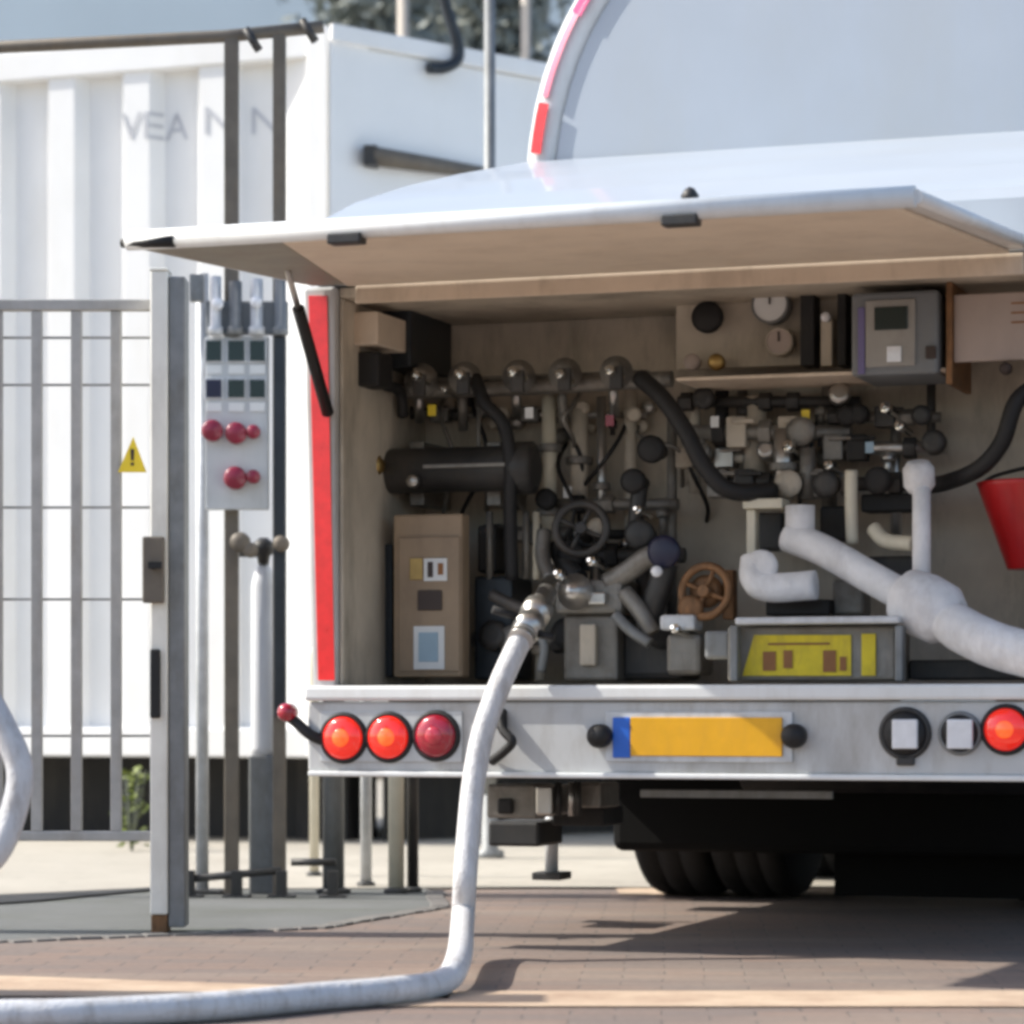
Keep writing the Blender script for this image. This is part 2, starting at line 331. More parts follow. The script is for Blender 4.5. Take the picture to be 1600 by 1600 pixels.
# walls, ceiling, floor and back of the compartment
bd = MB(); bd.hexa([(UL - .0, 0, .745), (-.548, 0, .745), (-.548, .85, .745), (UL, .85, .745), (UL - .03, 0, 1.932), (-.548, 0, 1.932), (-.548, .85, 1.932), (UL - .03, .85, 1.932)]); part(bd, 'side_pillar', 'bump', bevel=.01)
bd = MB(); bd.box((1.742, .003, .745), (UR, .85, 1.932)); part(bd, 'side_pillar', 'bump', bevel=.01)
bd = MB(); bd.box((-.546, .03, .765), (-.535, .718, 1.898)); part(bd, 'inner_side_wall', 'inner')
bd = MB(); bd.box((-.546, .72, .745), (1.738, .76, 1.9)); part(bd, 'back_panel', 'inner')
bd = MB(); bd.box((-.546, .03, 1.9), (1.738, .76, 1.93)); part(bd, 'ceiling_panel', 'inner')
bd = MB(); bd.box((-.546, .09, .73), (1.738, .718, .762)); part(bd, 'floor_panel', 'inner')
bd = MB(); bd.box((-.60, .86, .75), (1.78, 9.0, 1.5)); part(bd, 'lower_body', 'white', bevel=.02)
bd = MB(); bd.hexa([T(555, 475, .0), T(1600, 429, .0), T(1600, 429, .02), T(555, 475, .02), Vector((T(555, 475).x, 0, 1.93)), Vector((T(1600, 429).x, 0, 1.93)), Vector((T(1600, 429).x, .02, 1.93)), Vector((T(555, 475).x, .02, 1.93))])
part(bd, 'header_panel', 'lining')
# red strip on the pillar
mb = MB(); mb.hexa([T(497, 1063, -.006), T(523, 1063, -.006), T(523, 1063, 0), T(497, 1063, 0), T(482, 462, -.006), T(511, 462, -.006), T(511, 462, 0), T(482, 462, 0)]); part(mb, 'reflective_strip', 'red', bevel=.001)
# raised hatch
def lidp(u, w, dz=0): return Vector((u, w, 1.938 + .045 * w + dz))
lid = root('hatch', (0, 0, 0)); lid.parent = TR
LW = -1.15; ul, ur = -.65, 1.40
mb = MB(); mb.hexa([lidp(ul, LW, 0), lidp(ur, LW, 0), lidp(ur + .08, -.01, 0), lidp(ul + .02, -.01, 0), lidp(ul, LW, .028), lidp(ur, LW, .028), lidp(ur + .08, -.01, .028), lidp(ul + .02, -.01, .028)])
hl = part(mb, 'hatch_skin', 'white', lid, .006)
mb = MB(); mb.hexa([lidp(ul + .42, LW + .03, -.012), lidp(ur - .05, LW + .03, -.012), lidp(ur + .03, -.02, -.012), lidp(ul + .15, -.02, -.012), lidp(ul + .42, LW + .03, -.001), lidp(ur - .05, LW + .03, -.001), lidp(ur + .03, -.02, -.001), lidp(ul + .15, -.02, -.001)])
part(mb, 'hatch_lining', 'lidlining', lid, .003)
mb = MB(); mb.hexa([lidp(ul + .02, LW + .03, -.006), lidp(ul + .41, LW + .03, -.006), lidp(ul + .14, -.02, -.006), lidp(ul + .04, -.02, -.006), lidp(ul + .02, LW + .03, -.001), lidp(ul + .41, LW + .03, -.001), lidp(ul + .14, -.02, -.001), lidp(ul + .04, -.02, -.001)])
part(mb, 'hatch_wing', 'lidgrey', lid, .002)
mb = MB()                                                     # rolled front and side edges
mb.sweep([lidp(ul + .0, LW, .013), lidp(ur, LW, .013)], .026, 12); mb.sweep([lidp(ur, LW, .013), lidp(ur + .08, -.03, .013)], .018, 10); mb.sweep([lidp(ul, LW, .013), lidp(ul + .02, -.03, .013)], .015, 10)
part(mb, 'hatch_edge', 'white', lid, 0)
mb = MB(); mb.sweep([lidp(ul - .012, LW - .01, .006), lidp(ul + .14, LW - .014, .004)], [.012, .017], 8); part(mb, 'edge_seal', 'rubber', lid, 0)
for px, dz in ((1063, 0), (540, 0)):
    p = T(px, 350 if px > 900 else 383, LW - .012); uu = p.x
    mb = MB(); mb.box((uu - .045, LW - .03, lidp(0, LW).z - .028), (uu + .045, LW + .02, lidp(0, LW).z - .002)); lt = part(mb, 'latch', 'dark', lid, .004)
    if px > 900: mb = MB(); mb.lathe((uu + .015, LW + .02, lidp(0, LW).z + .03), (0, 0, 1), [(0, .02), (.02, .022), (.035, .012), (.04, .003)], 12); part(mb, 'latch_knob', 'dark', lt, 0)
for px in (245, 530):
    p = T(px, 375 if px < 300 else 345, LW + .25); mb = MB(); mb.lathe(lidp(p.x, LW + .2, .028), (0, 0, 1), [(0, .022), (.012, .02), (.02, .01)], 12); part(mb, 'hatch_bolt', 'galvd', lid, 0)
# struts that hold the hatch
for a, b in (((466, 482, -.34), (512, 645, -.02)),):
    A, B = T(*a), T(*b); C = A.lerp(B, .45)
    e = (A - B).normalized(); k_ = ((1.938 + .045 * A.y) - A.z) / (e.z - .045 * e.y); top = A + e * k_
    mb = MB(); mb.cyl(A, B, .018); st = part(mb, 'gas_strut', 'rubber', TR, 0); mb = MB(); mb.cyl(top, A - e * .02, .009); part(mb, 'strut_rod', 'steel', st, 0)
# bumper beam with ledge
mb = MB(); mb.box((UL, -.035, .512), (UR, .09, .715)); bumper = part(mb, 'bumper', 'bump', TR, .008)
mb = MB(); mb.box((UL - .005, -.055, .718), (UR + .005, .092, .762)); part(mb, 'ledge', 'white', bumper, .01)
mb = MB(); mb.box((UL + .006, -.05, .498), (UR - .006, .0, .514)); part(mb, 'bumper_lip', 'white', bumper, .005)
# lamp clusters
mb = pbox(500, 1112, 722, 1190, -.041, .008); part(mb, 'lamp_plate', 'panelgrey', bumper, .002)
def lamp(cx, cy, m, core, w=-.05, rpx=35, bez='rubber', name='tail_lamp'):
    o = T(cx, cy, w); s = PX(w, cx); r = rpx * s
    mb = MB(); mb.lathe(o + Vector((0, .03, 0)), (0, -1, 0), [(0, r * 1.16), (.022, r * 1.16), (.03, r * 1.08), (.03, r * .96), (.02, r * .93)], 32); l = part(mb, name, bez, TR, 0)
    mb = MB(); mb.lathe(o + Vector((0, .016, 0)), (0, -1, 0), [(0, r * .95), (.018, r * .95), (.026, r * .8), (.032, r * .45), (.034, .001)], 32); part(mb, 'lens', m, l, 0)
    if core: mb = MB(); mb.lathe(o + Vector((0, -.0155, 0)), (0, -1, 0), [(0, r * .42), (.003, r * .36), (.004, .001)], 20); part(mb, 'lamp_core', core, l, 0)
    return l
lamp(535, 1153, 'lens', 'core')['label'] = 'glowing red lamp nearest the bumper end'
lamp(606, 1152, 'lens', 'core'); lamp(680, 1150, 'lensdim', 'lensdimcore')['label'] = 'dark unlit red lamp'
lamp(1571, 1140, 'lens', 'core')
for cx in (1413, 1499):
    l = lamp(cx, 1146, 'rubber', None, name='reversing_lamp', bez='dark' if cx < 1450 else 'galvd', rpx=36 if cx < 1450 else 30)
    mb = pbox(cx - 20, 1124, cx + 20, 1170, -.084 if 0 else -.078, .02); part(mb, 'reflector', 'clear', l, .004)
mb = pbox(1400, 1180, 1428, 1196, -.05, .02); part(mb, 'drain_plug', 'dark', bumper, .004)
# number plate
mb = pbox(946, 1112, 1238, 1190, -.043, .007); pl = part(mb, 'plate_holder', 'galv', bumper, .003)
mb = pbox(985, 1121, 1222, 1181, -.05, .006); part(mb, 'number_plate', 'plate', pl, .002)
mb = pbox(957, 1121, 984, 1184, -.05, .006); part(mb, 'blue_band', 'plateblue', pl, .002)
for cx in (940, 1243):
    o = T(cx, 1150, -.04); mb = MB(); mb.lathe(o, (0, -1, 0), [(0, .034), (.035, .034), (.05, .024), (.053, .002)], 20); part(mb, 'plate_lamp', 'rubber', bumper, 0)
# black hook on the bumper, and the outline marker arm
mb = MB(); mb.tube([T(782, 1118, -.05), T(786, 1140, -.07), T(800, 1158, -.08), T(790, 1172, -.07), T(768, 1190, -.05)], .014, 10); mb.cyl(T(783, 1112, -.036), T(783, 1135, -.06), .018); part(mb, 'tow_hook', 'rubber', bumper, 0)
mb = MB(); mb.tube([T(512, 1160, -.03), T(485, 1148, -.05), T(462, 1128, -.05), T(445, 1116, -.05)], [.0] and .016, 10); arm = part(mb, 'marker_arm', 'rubber', TR, 0)
mb = MB(); mb.lathe(T(446, 1113, -.075), (0, -1, .0), [(-.05, .02), (-.03, .027), (.0, .027), (.012, .018), (.014, .002)], 16); part(mb, 'marker_lens', 'lensdim', arm, 0)
# underbody
mb = MB(); mb.box((-.42, .1, .56), (-.28, 8.8, .73)); mb.box((1.42, .1, .56), (1.56, 8.8, .73)); mb.box((-.28, .25, .58), (1.42, .4, .70)); mb.box((-.28, 1.6, .56), (1.42, 1.75, .72)); part(mb, 'chassis', 'chassis', TR, .006)
mb = MB(); mb.cyl((-.2, 2.7, .5), (1.4, 2.7, .5), .075); mb.lathe((.6, 2.7, .5), (1, 0, 0), [(-.24, .1), (-.12, .2), (.12, .2), (.24, .1)]); part(mb, 'axle', 'chassis', TR, 0)
def wheel(u0, u1, w, r=.49):
    mb = MB(); wd = u1 - u0; mb.lathe((u0, w, r + .004), (1, 0, 0), [(0, r * .58), (0.004, r * .90), (wd * .05, r * .975), (wd * .14, r), (wd * .32, r), (wd * .335, r * .985), (wd * .36, r * .985), (wd * .375, r), (wd * .625, r), (wd * .64, r * .985), (wd * .665, r * .985), (wd * .68, r), (wd * .86, r), (wd * .95, r * .975), (wd - .004, r * .90), (wd, r * .58)], 56)
    wh = part(mb, 'wheel', 'tyre', TR, 0)
    mb = MB(); mb.lathe((u0 - .004, w, r + .004), (1, 0, 0), [(.03, .02), (.03, .10), (.06, .14), (.05, .2), (.0, r * .575), (wd + .006, r * .575)], 40); part(mb, 'rim', 'galvd', wh, 0)
    return wh
for w in (2.7, 4.05):
    wheel(-.35, -.072, w); wheel(-.062, .22, w); wheel(.98, 1.26, w); wheel(1.27, 1.55, w)
for u0, u1, z0 in ((-.37, .24, .42), (.47, 1.72, .05)): mb = MB(); mb.box((u0, 2.06, z0), (u1, 2.075, .72)); part(mb, 'mud_flap', 'underblack', TR, .004)
mb = MB(); mb.box((T(955, 1300, 1.78).x, 1.78, .205), (1.72, 2.02, .70)); part(mb, 'underbody_tank', 'underblack', TR, .03)
mb = MB(); mb.cyl((.3, 1.5, .55), (1.3, 1.5, .55), .13, seg=28); part(mb, 'air_tank', 'chassis', TR, .01)
mb = pbox(1000, 1236, 1300, 1246, .35, .02); part(mb, 'cross_rail', 'galvd', TR, .003)
# grey valve boxes and a folded support leg under the bumper
for x0, y0, x1, y1, w, d, m in ((760, 1226, 838, 1278, .5, .18, 'iron'), (836, 1228, 862, 1274, .42, .2, 'steel'), (884, 1224, 938, 1262, .5, .2, 'iron'), (776, 1248, 800, 1272, .48, .02, 'rubber'), (862, 1262, 945, 1290, .7, .2, 'chassis')):
    mb = pbox(x0, y0, x1, y1, w, d); part(mb, 'valve_box', m, TR, .008)
for x in (872, 893, 903): mb = MB(); mb.cyl(T(x, 1222, .45), T(x, 1275, .45), .011); part(mb, 'drop_pipe', 'dark' if x != 893 else 'steel', TR, 0)
mb = pbox(762, 1284, 842, 1322, .9, .25); part(mb, 'storage_box', 'dark', TR, .01)
mb = MB(); mb.cyl(T(862, 1250, 1.2), T(862, 1362, 1.2), .022); leg = part(mb, 'support_leg', 'galv', TR, 0)
mb = MB(); p = T(862, 1362, 1.2); mb.box((p.x - .05, 1.14, p.z - .025), (p.x + .05, 1.26, p.z)); part(mb, 'foot_plate', 'dark', leg, .005)
mb = MB(); mb.box((p.x - .04, .9, .5), (p.x + .04, 1.25, .56)); part(mb, 'leg_bracket', 'chassis', leg, .004)
# ---------------- inside the compartment
def tube_part(name, m, pts, rpx, parent=TR, seg=12): 
    P = [T(*p) for p in pts]; mb = MB(); mb.tube(P, rpx * PX(P[0].y), seg); return part(mb, name, m, parent, 0)
def knob(name, m, x, y, w, rpx, d=.05, parent=TR, prof=None):
    r = rpx * PX(w, x); mb = MB(); mb.lathe(T(x, y, w), (0, -1, 0), prof or [(-d, r * .55), (-.01, r * .6), (-.008, r), (.012, r), (.018, r * .7), (.02, .002)], 24); return part(mb, name, m, parent, 0)
mb = pbox(528, 486, 590, 540, .12, .3); part(mb, 'wall_bracket', 'lining', TR, .004)
mb = pbox(538, 548, 592, 604, .15, .12); part(mb, 'junction_box', 'rubber', TR, .008)
mb = pbox(592, 480, 642, 575, .35, .36); part(mb, 'side_cabinet', 'bluesteel', TR, .008)
tube_part('cable', 'rubber', [(580, 575, .3), (600, 600, .3), (625, 612, .4), (630, 650, .45)], 9)
mb = pbox(640, 585, 1010, 592, .5, .05); mb2 = part(mb, 'manifold_rail', 'iron', TR, .003)
tube_part('manifold_pipe', 'iron', [(600, 612, .48), (800, 606, .48), (1050, 592, .48)], 13)
for i, x in enumerate((660, 728, 812, 884, 964)):
    y = 597 - i * 3; vb = MB(); s = PX(.44, x); o = T(x, y, .44)
    vb.lathe(o, (.25, -1, .1), [(-.06, 19 * s), (.0, 20 * s), (.02, 26 * s), (.035, 26 * s), (.04, 15 * s), (.1, 13 * s), (.104, .003)], 20); vv = part(vb, 'valve', 'steel' if i < 3 else 'iron', TR, 0)
    vb = MB(); vb.box(o + Vector((.01, -.115, -.055)), o + Vector((.05, -.095, .012))); part(vb, 'lever', 'dark', vv, .004)
    vb = MB(); vb.cyl(T(x - 6, y + 14, .5), T(x - 4, y + 62 + (i % 2) * 16, .55), 8 * s); part(vb, 'drain_pipe', 'iron' if i % 2 else 'steel', vv, 0)
tube_part('hose_line', 'rubber', [(742, 590, .40), (758, 630, .36), (786, 662, .36), (797, 720, .36), (797, 800, .38), (800, 905, .42)], 11)
tube_part('hose_line', 'rubber', [(1000, 590, .36), (1035, 622, .30), (1070, 672, .28), (1100, 728, .28), (1140, 766, .3), (1210, 768, .4)], 14)
tube_part('hose_line', 'rubber', [(1640, 590, .3), (1590, 625, .25), (1566, 690, .25), (1530, 732, .28), (1478, 754, .4), (1440, 760, .5)], 13)
# black canister on its cradle
s = PX(.42); a, b = T(566, 738, .42), T(838, 738, .42); mb = MB()
mb.lathe(a, (1, 0, 0), [(0, 12 * s), (.02, 30 * s), (.04, 36 * s), ((b - a).length - .08, 36 * s), ((b - a).length - .06, 42 * s), ((b - a).length - .01, 42 * s), ((b - a).length, 30 * s)], 28); can = part(mb, 'canister', 'dark', TR, 0)
mb = MB(); mb.lathe(T(584, 728, .34), (0, -1, 0), [(-.05, .03), (0, .034), (.02, .04), (.04, .03), (.05, .012)], 16); part(mb, 'brass_cap', 'brass', can, 0)
for x in (640, 760): mb = MB(); mb.box(T(x, 790, .47), T(x + 22, 690, .47) + Vector((0, .24, 0))); part(mb, 'cradle', 'iron', can, .003)
mb = pbox(660, 722, 800, 732, .345, .01); part(mb, 'name_strip', 'iron', can, .002)
knob('drain_cock', 'steel', 646, 752, .34, 10)
# brown cabinet
cab = part(pbox(614, 802, 722, 1058, .30, .07), 'cabinet', 'brown', TR, .008)
part(pbox(622, 838, 718, 1050, 0.2920, .008), 'cabinet_door', 'brown', cab, .004)
part(pbox(580, 850, 612, 1058, .37, .25), 'cabinet_flank', 'bluesteel', cab, .004)
l = part(pbox(662, 872, 698, 908, 0.2870, .005), 'label', 'paper', cab, .001)
part(pbox(640, 872, 660, 906, 0.2870, .005), 'label', 'brass', cab, .001)
part(pbox(668, 878, 676, 902, 0.2840, .003), 'lettering', 'ink', l, 0); part(pbox(684, 880, 692, 898, 0.2840, .003), 'lettering', 'brownink', l, 0)
part(pbox(652, 922, 690, 954, 0.2850, .007), 'door_handle', 'ink', cab, .003)
l = part(pbox(646, 978, 694, 1046, 0.2870, .005), 'label', 'paper', cab, .001); part(pbox(654, 988, 684, 1034, 0.2840, .003), 'lettering', 'bluepaper', l, 0)
# pump group in the middle
for x, y0, y1, r, m, w in ((858, 610, 900, 12, 'cream', .55), (905, 640, 800, 15, 'inner', .6), (940, 620, 900, 8, 'steel', .58), (1180, 620, 780, 18, 'inner', .6), (1225, 670, 780, 16, 'steel', .5), (1262, 700, 780, 12, 'iron', .48)):
    mb = MB(); mb.cyl(T(x, y0, w), T(x, y1, w), r * PX(w)); part(mb, 'riser_pipe', m, TR, 0)
for x, y, r, w in ((858, 700, 20, .55), (858, 800, 20, .55), (940, 760, 15, .58), (905, 720, 22, .6), (1225, 730, 24, .5)):
    mb = MB(); p = T(x, y, w); mb.lathe(p, (0, 0, 1), [(-.012, r * PX(w)), (.012, r * PX(w))], 18); part(mb, 'flange', 'iron', TR, .003)
def gauge(x, y, w, rpx, m='paper', body='dark'):
    r = rpx * PX(w, x); mb = MB(); mb.lathe(T(x, y, w), (0, -1, 0), [(-.045, r * .8), (-.04, r), (.01, r), (.014, r * .92), (.006, r * .88)], 28); g_ = part(mb, 'gauge', body, TR, 0)
    mb = MB(); mb.lathe(T(x, y, w) + Vector((0, -.0065, 0)), (0, -1, 0), [(0, r * .87), (.002, r * .87)], 28); part(mb, 'dial', m, g_, 0)
    mb = MB(); o = T(x, y, w) + Vector((0, -.0105, 0)); mb.box(o + Vector((-.003, -.002, 0)), o + Vector((.003, 0, r * .7))); part(mb, 'needle', 'ink', g_, 0); return g_
def handwheel(x, y, w, rpx, m, ax=(0, -1, 0)):
    r = rpx * PX(w, x); o = T(x, y, w); a = Vector(ax).normalized(); mb = MB(); mb.ring(o, a, r, r * .17); h = part(mb, 'hand_wheel', m, TR, 0)
    n = a.orthogonal().normalized(); b = a.cross(n); mb = MB()
    for k in range(4): d = n * math.cos(k * math.pi / 2 + .4) + b * math.sin(k * math.pi / 2 + .4); mb.cyl(o, o + d * r, r * .1, seg=8)
    mb.lathe(o, -a, [(-.02, r * .22), (.05, r * .25), (.16, r * .2)], 14); part(mb, 'spoke', m, h, 0); return h
handwheel(908, 826, .36, 40, 'dark', (.2, -1, .15)); handwheel(1102, 924, .30, 40, 'bronze', (-.15, -1, .1))
knob('valve_body', 'bronze', 1104, 924, .34, 26, .12); knob('valve_cap', 'bronze', 1080, 950, .3, 20)
mb = pbox(1128, 890, 1146, 968, .36, .05); part(mb, 'valve_flange', 'bronze', TR, .005)
knob('shutoff_knob', 'rubber', 990, 752, .4, 20, .1); knob('shutoff_knob', 'rubber', 1018, 702, .42, 22, .1); knob('shutoff_knob', 'navy', 1038, 862, .3, 26, .12)
knob('shutoff_knob', 'dark', 1000, 835, .4, 24, .1); knob('bolt_head', 'clear', 1027, 893, .27, 9, .03)
tube_part('elbow_pipe', 'iron', [(950, 912, .35), (985, 890, .34), (1010, 872, .33), (1040, 862, .33)], 17)
tube_part('elbow_pipe', 'iron', [(975, 925, .34), (1000, 955, .33), (1020, 990, .33)], 14)
tube_part('elbow_pipe', 'dark', [(1000, 760, .42), (995, 800, .42), (990, 850, .42)], 13)
tube_part('elbow_pipe', 'dark', [(1040, 880, .36), (1030, 920, .36), (1012, 968, .38)], 20)
tube_part('elbow_pipe', 'iron', [(850, 830, .45), (848, 870, .42), (860, 905, .38)], 12)
tube_part('elbow_pipe', 'dark', [(870, 850, .5), (882, 880, .48), (905, 905, .44)], 16)
pump = part(pbox(866, 905, 972, 960, .32, .2), 'pump', 'iron', TR, .015)
part(pbox(884, 925, 945, 945, .29, .03), 'pump_rim', 'steel', pump, .006)
mb = MB(); mb.lathe(T(900, 925, .30), (0, -1, 0), [(-.02, .05), (.01, .055), (.02, .03), (.05, .028), (.055, .002)], 18); part(mb, 'pump_cap', 'steel', pump, 0)
part(pbox(880, 960, 965, 1064, .36, .2), 'pump_foot', 'iron', TR, .01); part(pbox(905, 975, 930, 1040, .33, .03), 'pump_foot', 'inner', TR, .006)
part(pbox(968, 985, 1070, 1062, .42, .2), 'pump_motor', 'dark', TR, .02)
tube_part('bracing_pipe', 'galvd', [(960, 960, .30), (985, 985, .3), (1015, 1005, .3)], 9); tube_part('bracing_pipe', 'galvd', [(845, 1050, .3), (850, 1010, .3), (838, 985, .3)], 7)
part(pbox(740, 900, 800, 1062, .45, .2), 'hose_cabinet', 'bluesteel', TR, .01)
part(pbox(745, 820, 775, 895, .5, .1), 'hose_cabinet', 'dark', TR, .01)
for x in (765, 822, 838): mb = MB(); mb.cyl(T(x, 800, .46), T(x, 905, .46), 6 * PX(.46)); part(mb, 'riser_pipe', 'iron' if x < 830 else 'cream', TR, 0)
part(pbox(1040, 990, 1095, 1055, .3, .15), 'filter_box', 'iron', TR, .015); part(pbox(1030, 960, 1085, 985, .26, .1), 'filter_lid', 'galv', TR, .01)
tube_part('hose_line', 'dark', [(770, 930, .24), (800, 945, .2), (835, 958, .15)], 10)
part(pbox(1100, 985, 1140, 1030, .2, .08), 'filter_box', 'galvd', TR, .01)
# dark lines and small valves behind the shelf
rnd = random.Random(4)
NET = dict(m=['dark', 'dark', 'iron', 'chassis', 'inner', 'steel'])
for x0, x1, y, r_, m, w in ((1060, 1345, 628, 9, 'dark', .58), (1075, 1330, 676, 12, 'iron', .54), (1060, 1320, 716, 8, 'inner', .60), (1110, 1470, 756, 11, 'dark', .50), (1290, 1470, 652, 8, 'iron', .56), (1290, 1480, 700, 10, 'steel', .54), (850, 1060, 788, 9, 'iron', .56), (850, 1070, 868, 12, 'dark', .54), (740, 1060, 1000, 13, 'iron', .5), (760, 1000, 835, 8, 'chassis', .58), (550, 1010, 648, 6, 'steel', .66)):
    mb = MB(); mb.cyl(T(x0, y, w), T(x1, y, w), r_ * PX(w), seg=16); pn = part(mb, 'cross_pipe', m, TR, 0)
    x = x0 + 14
    while x < x1 - 10:
        k = rnd.random(); o_ = T(x, y, w); s_ = r_ * PX(w); m2 = rnd.choice(NET['m'])
        if k < .35: mb = MB(); mb.lathe(o_, (1, 0, 0), [(-.02, s_ * 1.1), (-.018, s_ * 1.7), (.018, s_ * 1.7), (.02, s_ * 1.1)], 6); part(mb, 'pipe_union', m2, pn, .001)
        elif k < .65: mb = MB(); mb.lathe(o_, (rnd.uniform(-.2, .2), -1, rnd.uniform(-.1, .3)), [(0, s_ * .9), (.05, s_ * .9), (.055, s_ * 1.9), (.08, s_ * 1.9), (.085, s_)], 16); part(mb, 'valve_knob', m2, pn, 0)
        elif k < .85: mb = MB(); mb.sweep([o_, o_ + Vector((0, 0, -rnd.uniform(.05, .13)))], s_ * .7, 12); mb.lathe(o_ + Vector((0, 0, -.03)), (0, 0, 1), [(-.012, s_ * 1.3), (.012, s_ * 1.3)], 6); part(mb, 'drain_pipe', m2, pn, 0)
        else: mb = MB(); mb.box(o_ + Vector((-.03, -.03, -s_ * 2)), o_ + Vector((.03, .03, s_ * 2))); mb.box(o_ + Vector((-.01, -.045, s_ * 1.0)), o_ + Vector((.06, -.031, s_ * 1.6))); part(mb, 'ball_valve', m2, pn, .005)
        x += rnd.uniform(22, 48)
for x, y0, y1, r_, m, w in ((1086, 592, 770, 9, 'inner', .62), (1128, 592, 765, 11, 'chassis', .6), (1160, 592, 780, 8, 'iron', .62), (1296, 592, 830, 12, 'iron', .6), (1400, 640, 860, 9, 'steel', .58), (985, 600, 1062, 10, 'inner', .64), (1050, 640, 1000, 8, 'iron', .62), (1012, 880, 1062, 14, 'dark', .5), (930, 870, 1062, 9, 'steel', .52), (1455, 600, 700, 7, 'dark', .6)):
    mb = MB(); mb.cyl(T(x, y0, w), T(x, y1, w), r_ * PX(w), seg=16); part(mb, 'riser_pipe', m, TR, 0)
for k in range(14):
    x, y = rnd.uniform(560, 1020), rnd.uniform(625, 690); w = .68
    knob('pipe_union', rnd.choice(['dark', 'iron', 'inner', 'steel']), x, y, w, rnd.uniform(7, 13), .06)
# instrument shelf
sh = part(pbox(1056, 580, 1478, 590, .30, .3), 'instrument_shelf', 'lining', TR, .003)
part(pbox(1056, 452, 1325, 578, .52, .04), 'instrument_panel', 'inner', TR, .004)
knob('selector_knob', 'rubber', 1106, 496, .46, 25, .08)
gauge(1204, 476, .44, 30, 'paper', 'galvd'); gauge(1218, 534, .45, 22, 'pinkpanel', 'inner')
for x0, x1 in ((1250, 1272), (1308, 1322)): part(pbox(x0, 450, x1, 572, .42, .08), 'switch_bank', 'rubber', TR, .004)
part(pbox(1282, 495, 1300, 572, .43, .06), 'switch_bank', 'inner', TR, .004); knob('toggle_switch', 'clear', 1291, 496, .40, 8, .05)
for x, m in ((1082, 'pinkpanel'), (1120, 'brass')): knob('fuse_cap', m, x, 566, .45, 13, .05)
cb = part(pbox(1330, 452, 1466, 588, .26, .3), 'control_box', 'instr', TR, .01)
part(pbox(1352, 466, 1430, 574, .252, .008), 'control_face', 'midgrey', cb, .004); part(pbox(1366, 478, 1418, 516, .246, .006), 'display', 'glass', cb, .002)
part(pbox(1340, 480, 1351, 585, .253, .007), 'cable_duct', 'purple', cb, .002); part(pbox(1385, 540, 1408, 566, .246, .006), 'keypad', 'clear', cb, .002)
part(pbox(1446, 540, 1462, 560, .248, .012), 'button', 'ink', cb, .002)
part(pbox(1478, 440, 1488, 600, .28, .3), 'panel_edge', 'bronze', TR, .003)
part(pbox(1490, 452, 1680, 566, .3, .02), 'notice_panel', 'pinkpanel', TR, .004)
for y in (470, 485, 500): part(pbox(1580, y, 1640, y + 5, .297, .003), 'lettering', 'brownink', TR, 0)
knob('panel_knob', 'ink', 1572, 576, .28, 10, .05)
# white frosted pipework
tube_part('frosted_pipe', 'frost', [(1180, 872, .3), (1180, 905, .28), (1205, 918, .27), (1275, 914, .27)], 23); 
knob('frosted_cap', 'frost', 1190, 885, .27, 26, .05)
mb = MB(); mb.cyl(T(1250, 790, .36), T(1250, 858, .36), 23 * PX(.36)); part(mb, 'frosted_pipe', 'frost', TR, 0)
P = [T(1232, 838, .36), T(1290, 862, .32), T(1360, 902, .27), T(1420, 935, .2), T(1462, 958, .15), T(1505, 985, .1), T(1560, 1010, .04), T(1640, 1030, -.02)]
mb = MB(); q = smooth_path(P, 8); mb.sweep(q, [(.046 if i / len(q) < .55 else .046 + .018 * min(1, (i / len(q) - .55) * 8)) for i in range(len(q))], 20); fp = part(mb, 'frosted_pipe', 'frost', TR, 0)
mb = MB(); o = T(1452, 950, .17); mb.lathe(o, (.84, -.3, -.42), [(-.11, .05), (-.09, .078), (-.02, .092), (.05, .088), (.09, .06)], 24); part(mb, 'pipe_joint', 'frost', fp, 0)
mb = MB(); mb.cyl(T(1440, 735, .3), T(1440, 935, .22), 14 * PX(.3)); mb.lathe(T(1436, 748, .30), (0, -.3, 1), [(-.04, .03), (-.02, .045), (.03, .045), (.05, .03)], 18); part(mb, 'frosted_pipe', 'frost', TR, 0)
tube_part('frosted_pipe', 'cream', [(1330, 735, .4), (1330, 790, .4), (1332, 850, .4)], 10); tube_part('frosted_pipe', 'cream', [(1365, 826, .38), (1385, 845, .35), (1430, 850, .3)], 12)
part(pbox(1160, 778, 1222, 795, .34, .1), 'pipe_bracket', 'cream', TR, .004)
part(pbox(1166, 796, 1180, 870, .36, .05), 'pipe_bracket', 'cream', TR, .004)
part(pbox(1345, 770, 1430, 800, .5, .1), 'pipe_bracket', 'rubber', TR, .006)
part(pbox(1196, 936, 1296, 962, .36, .1), 'pipe_cradle', 'rubber', TR, .006); part(pbox(1300, 905, 1350, 962, .42, .1), 'filter_box', 'iron', TR, .01); part(pbox(1352, 868, 1425, 915, .46, .1), 'filter_box', 'dark', TR, .01); part(pbox(1280, 790, 1322, 845, .5, .1), 'filter_box', 'chassis', TR, .01)
part(pbox(1180, 800, 1222, 860, .5, .1), 'filter_box', 'dark', TR, .008)
rc = random.Random(21)
for k in range(11):
    x0, x1 = rc.uniform(600, 1420), 0; y0 = rc.choice([606, 640, 690, 592]); x1 = x0 + rc.uniform(-90, 90); y1 = y0 + rc.uniform(120, 300); w = rc.uniform(.5, .66)
    tube_part('cable', rc.choice(['rubber', 'rubber', 'bluesteel', 'iron']), [(x0, y0, .73), (x0 + rc.uniform(-20, 20), y0 + 40, w - .02), ((x0 + x1) / 2 + rc.uniform(-30, 30), (y0 + y1) / 2, w - .08), (x1, y1 - 30, w), (x1, y1, .73)], 3.4, seg=8)
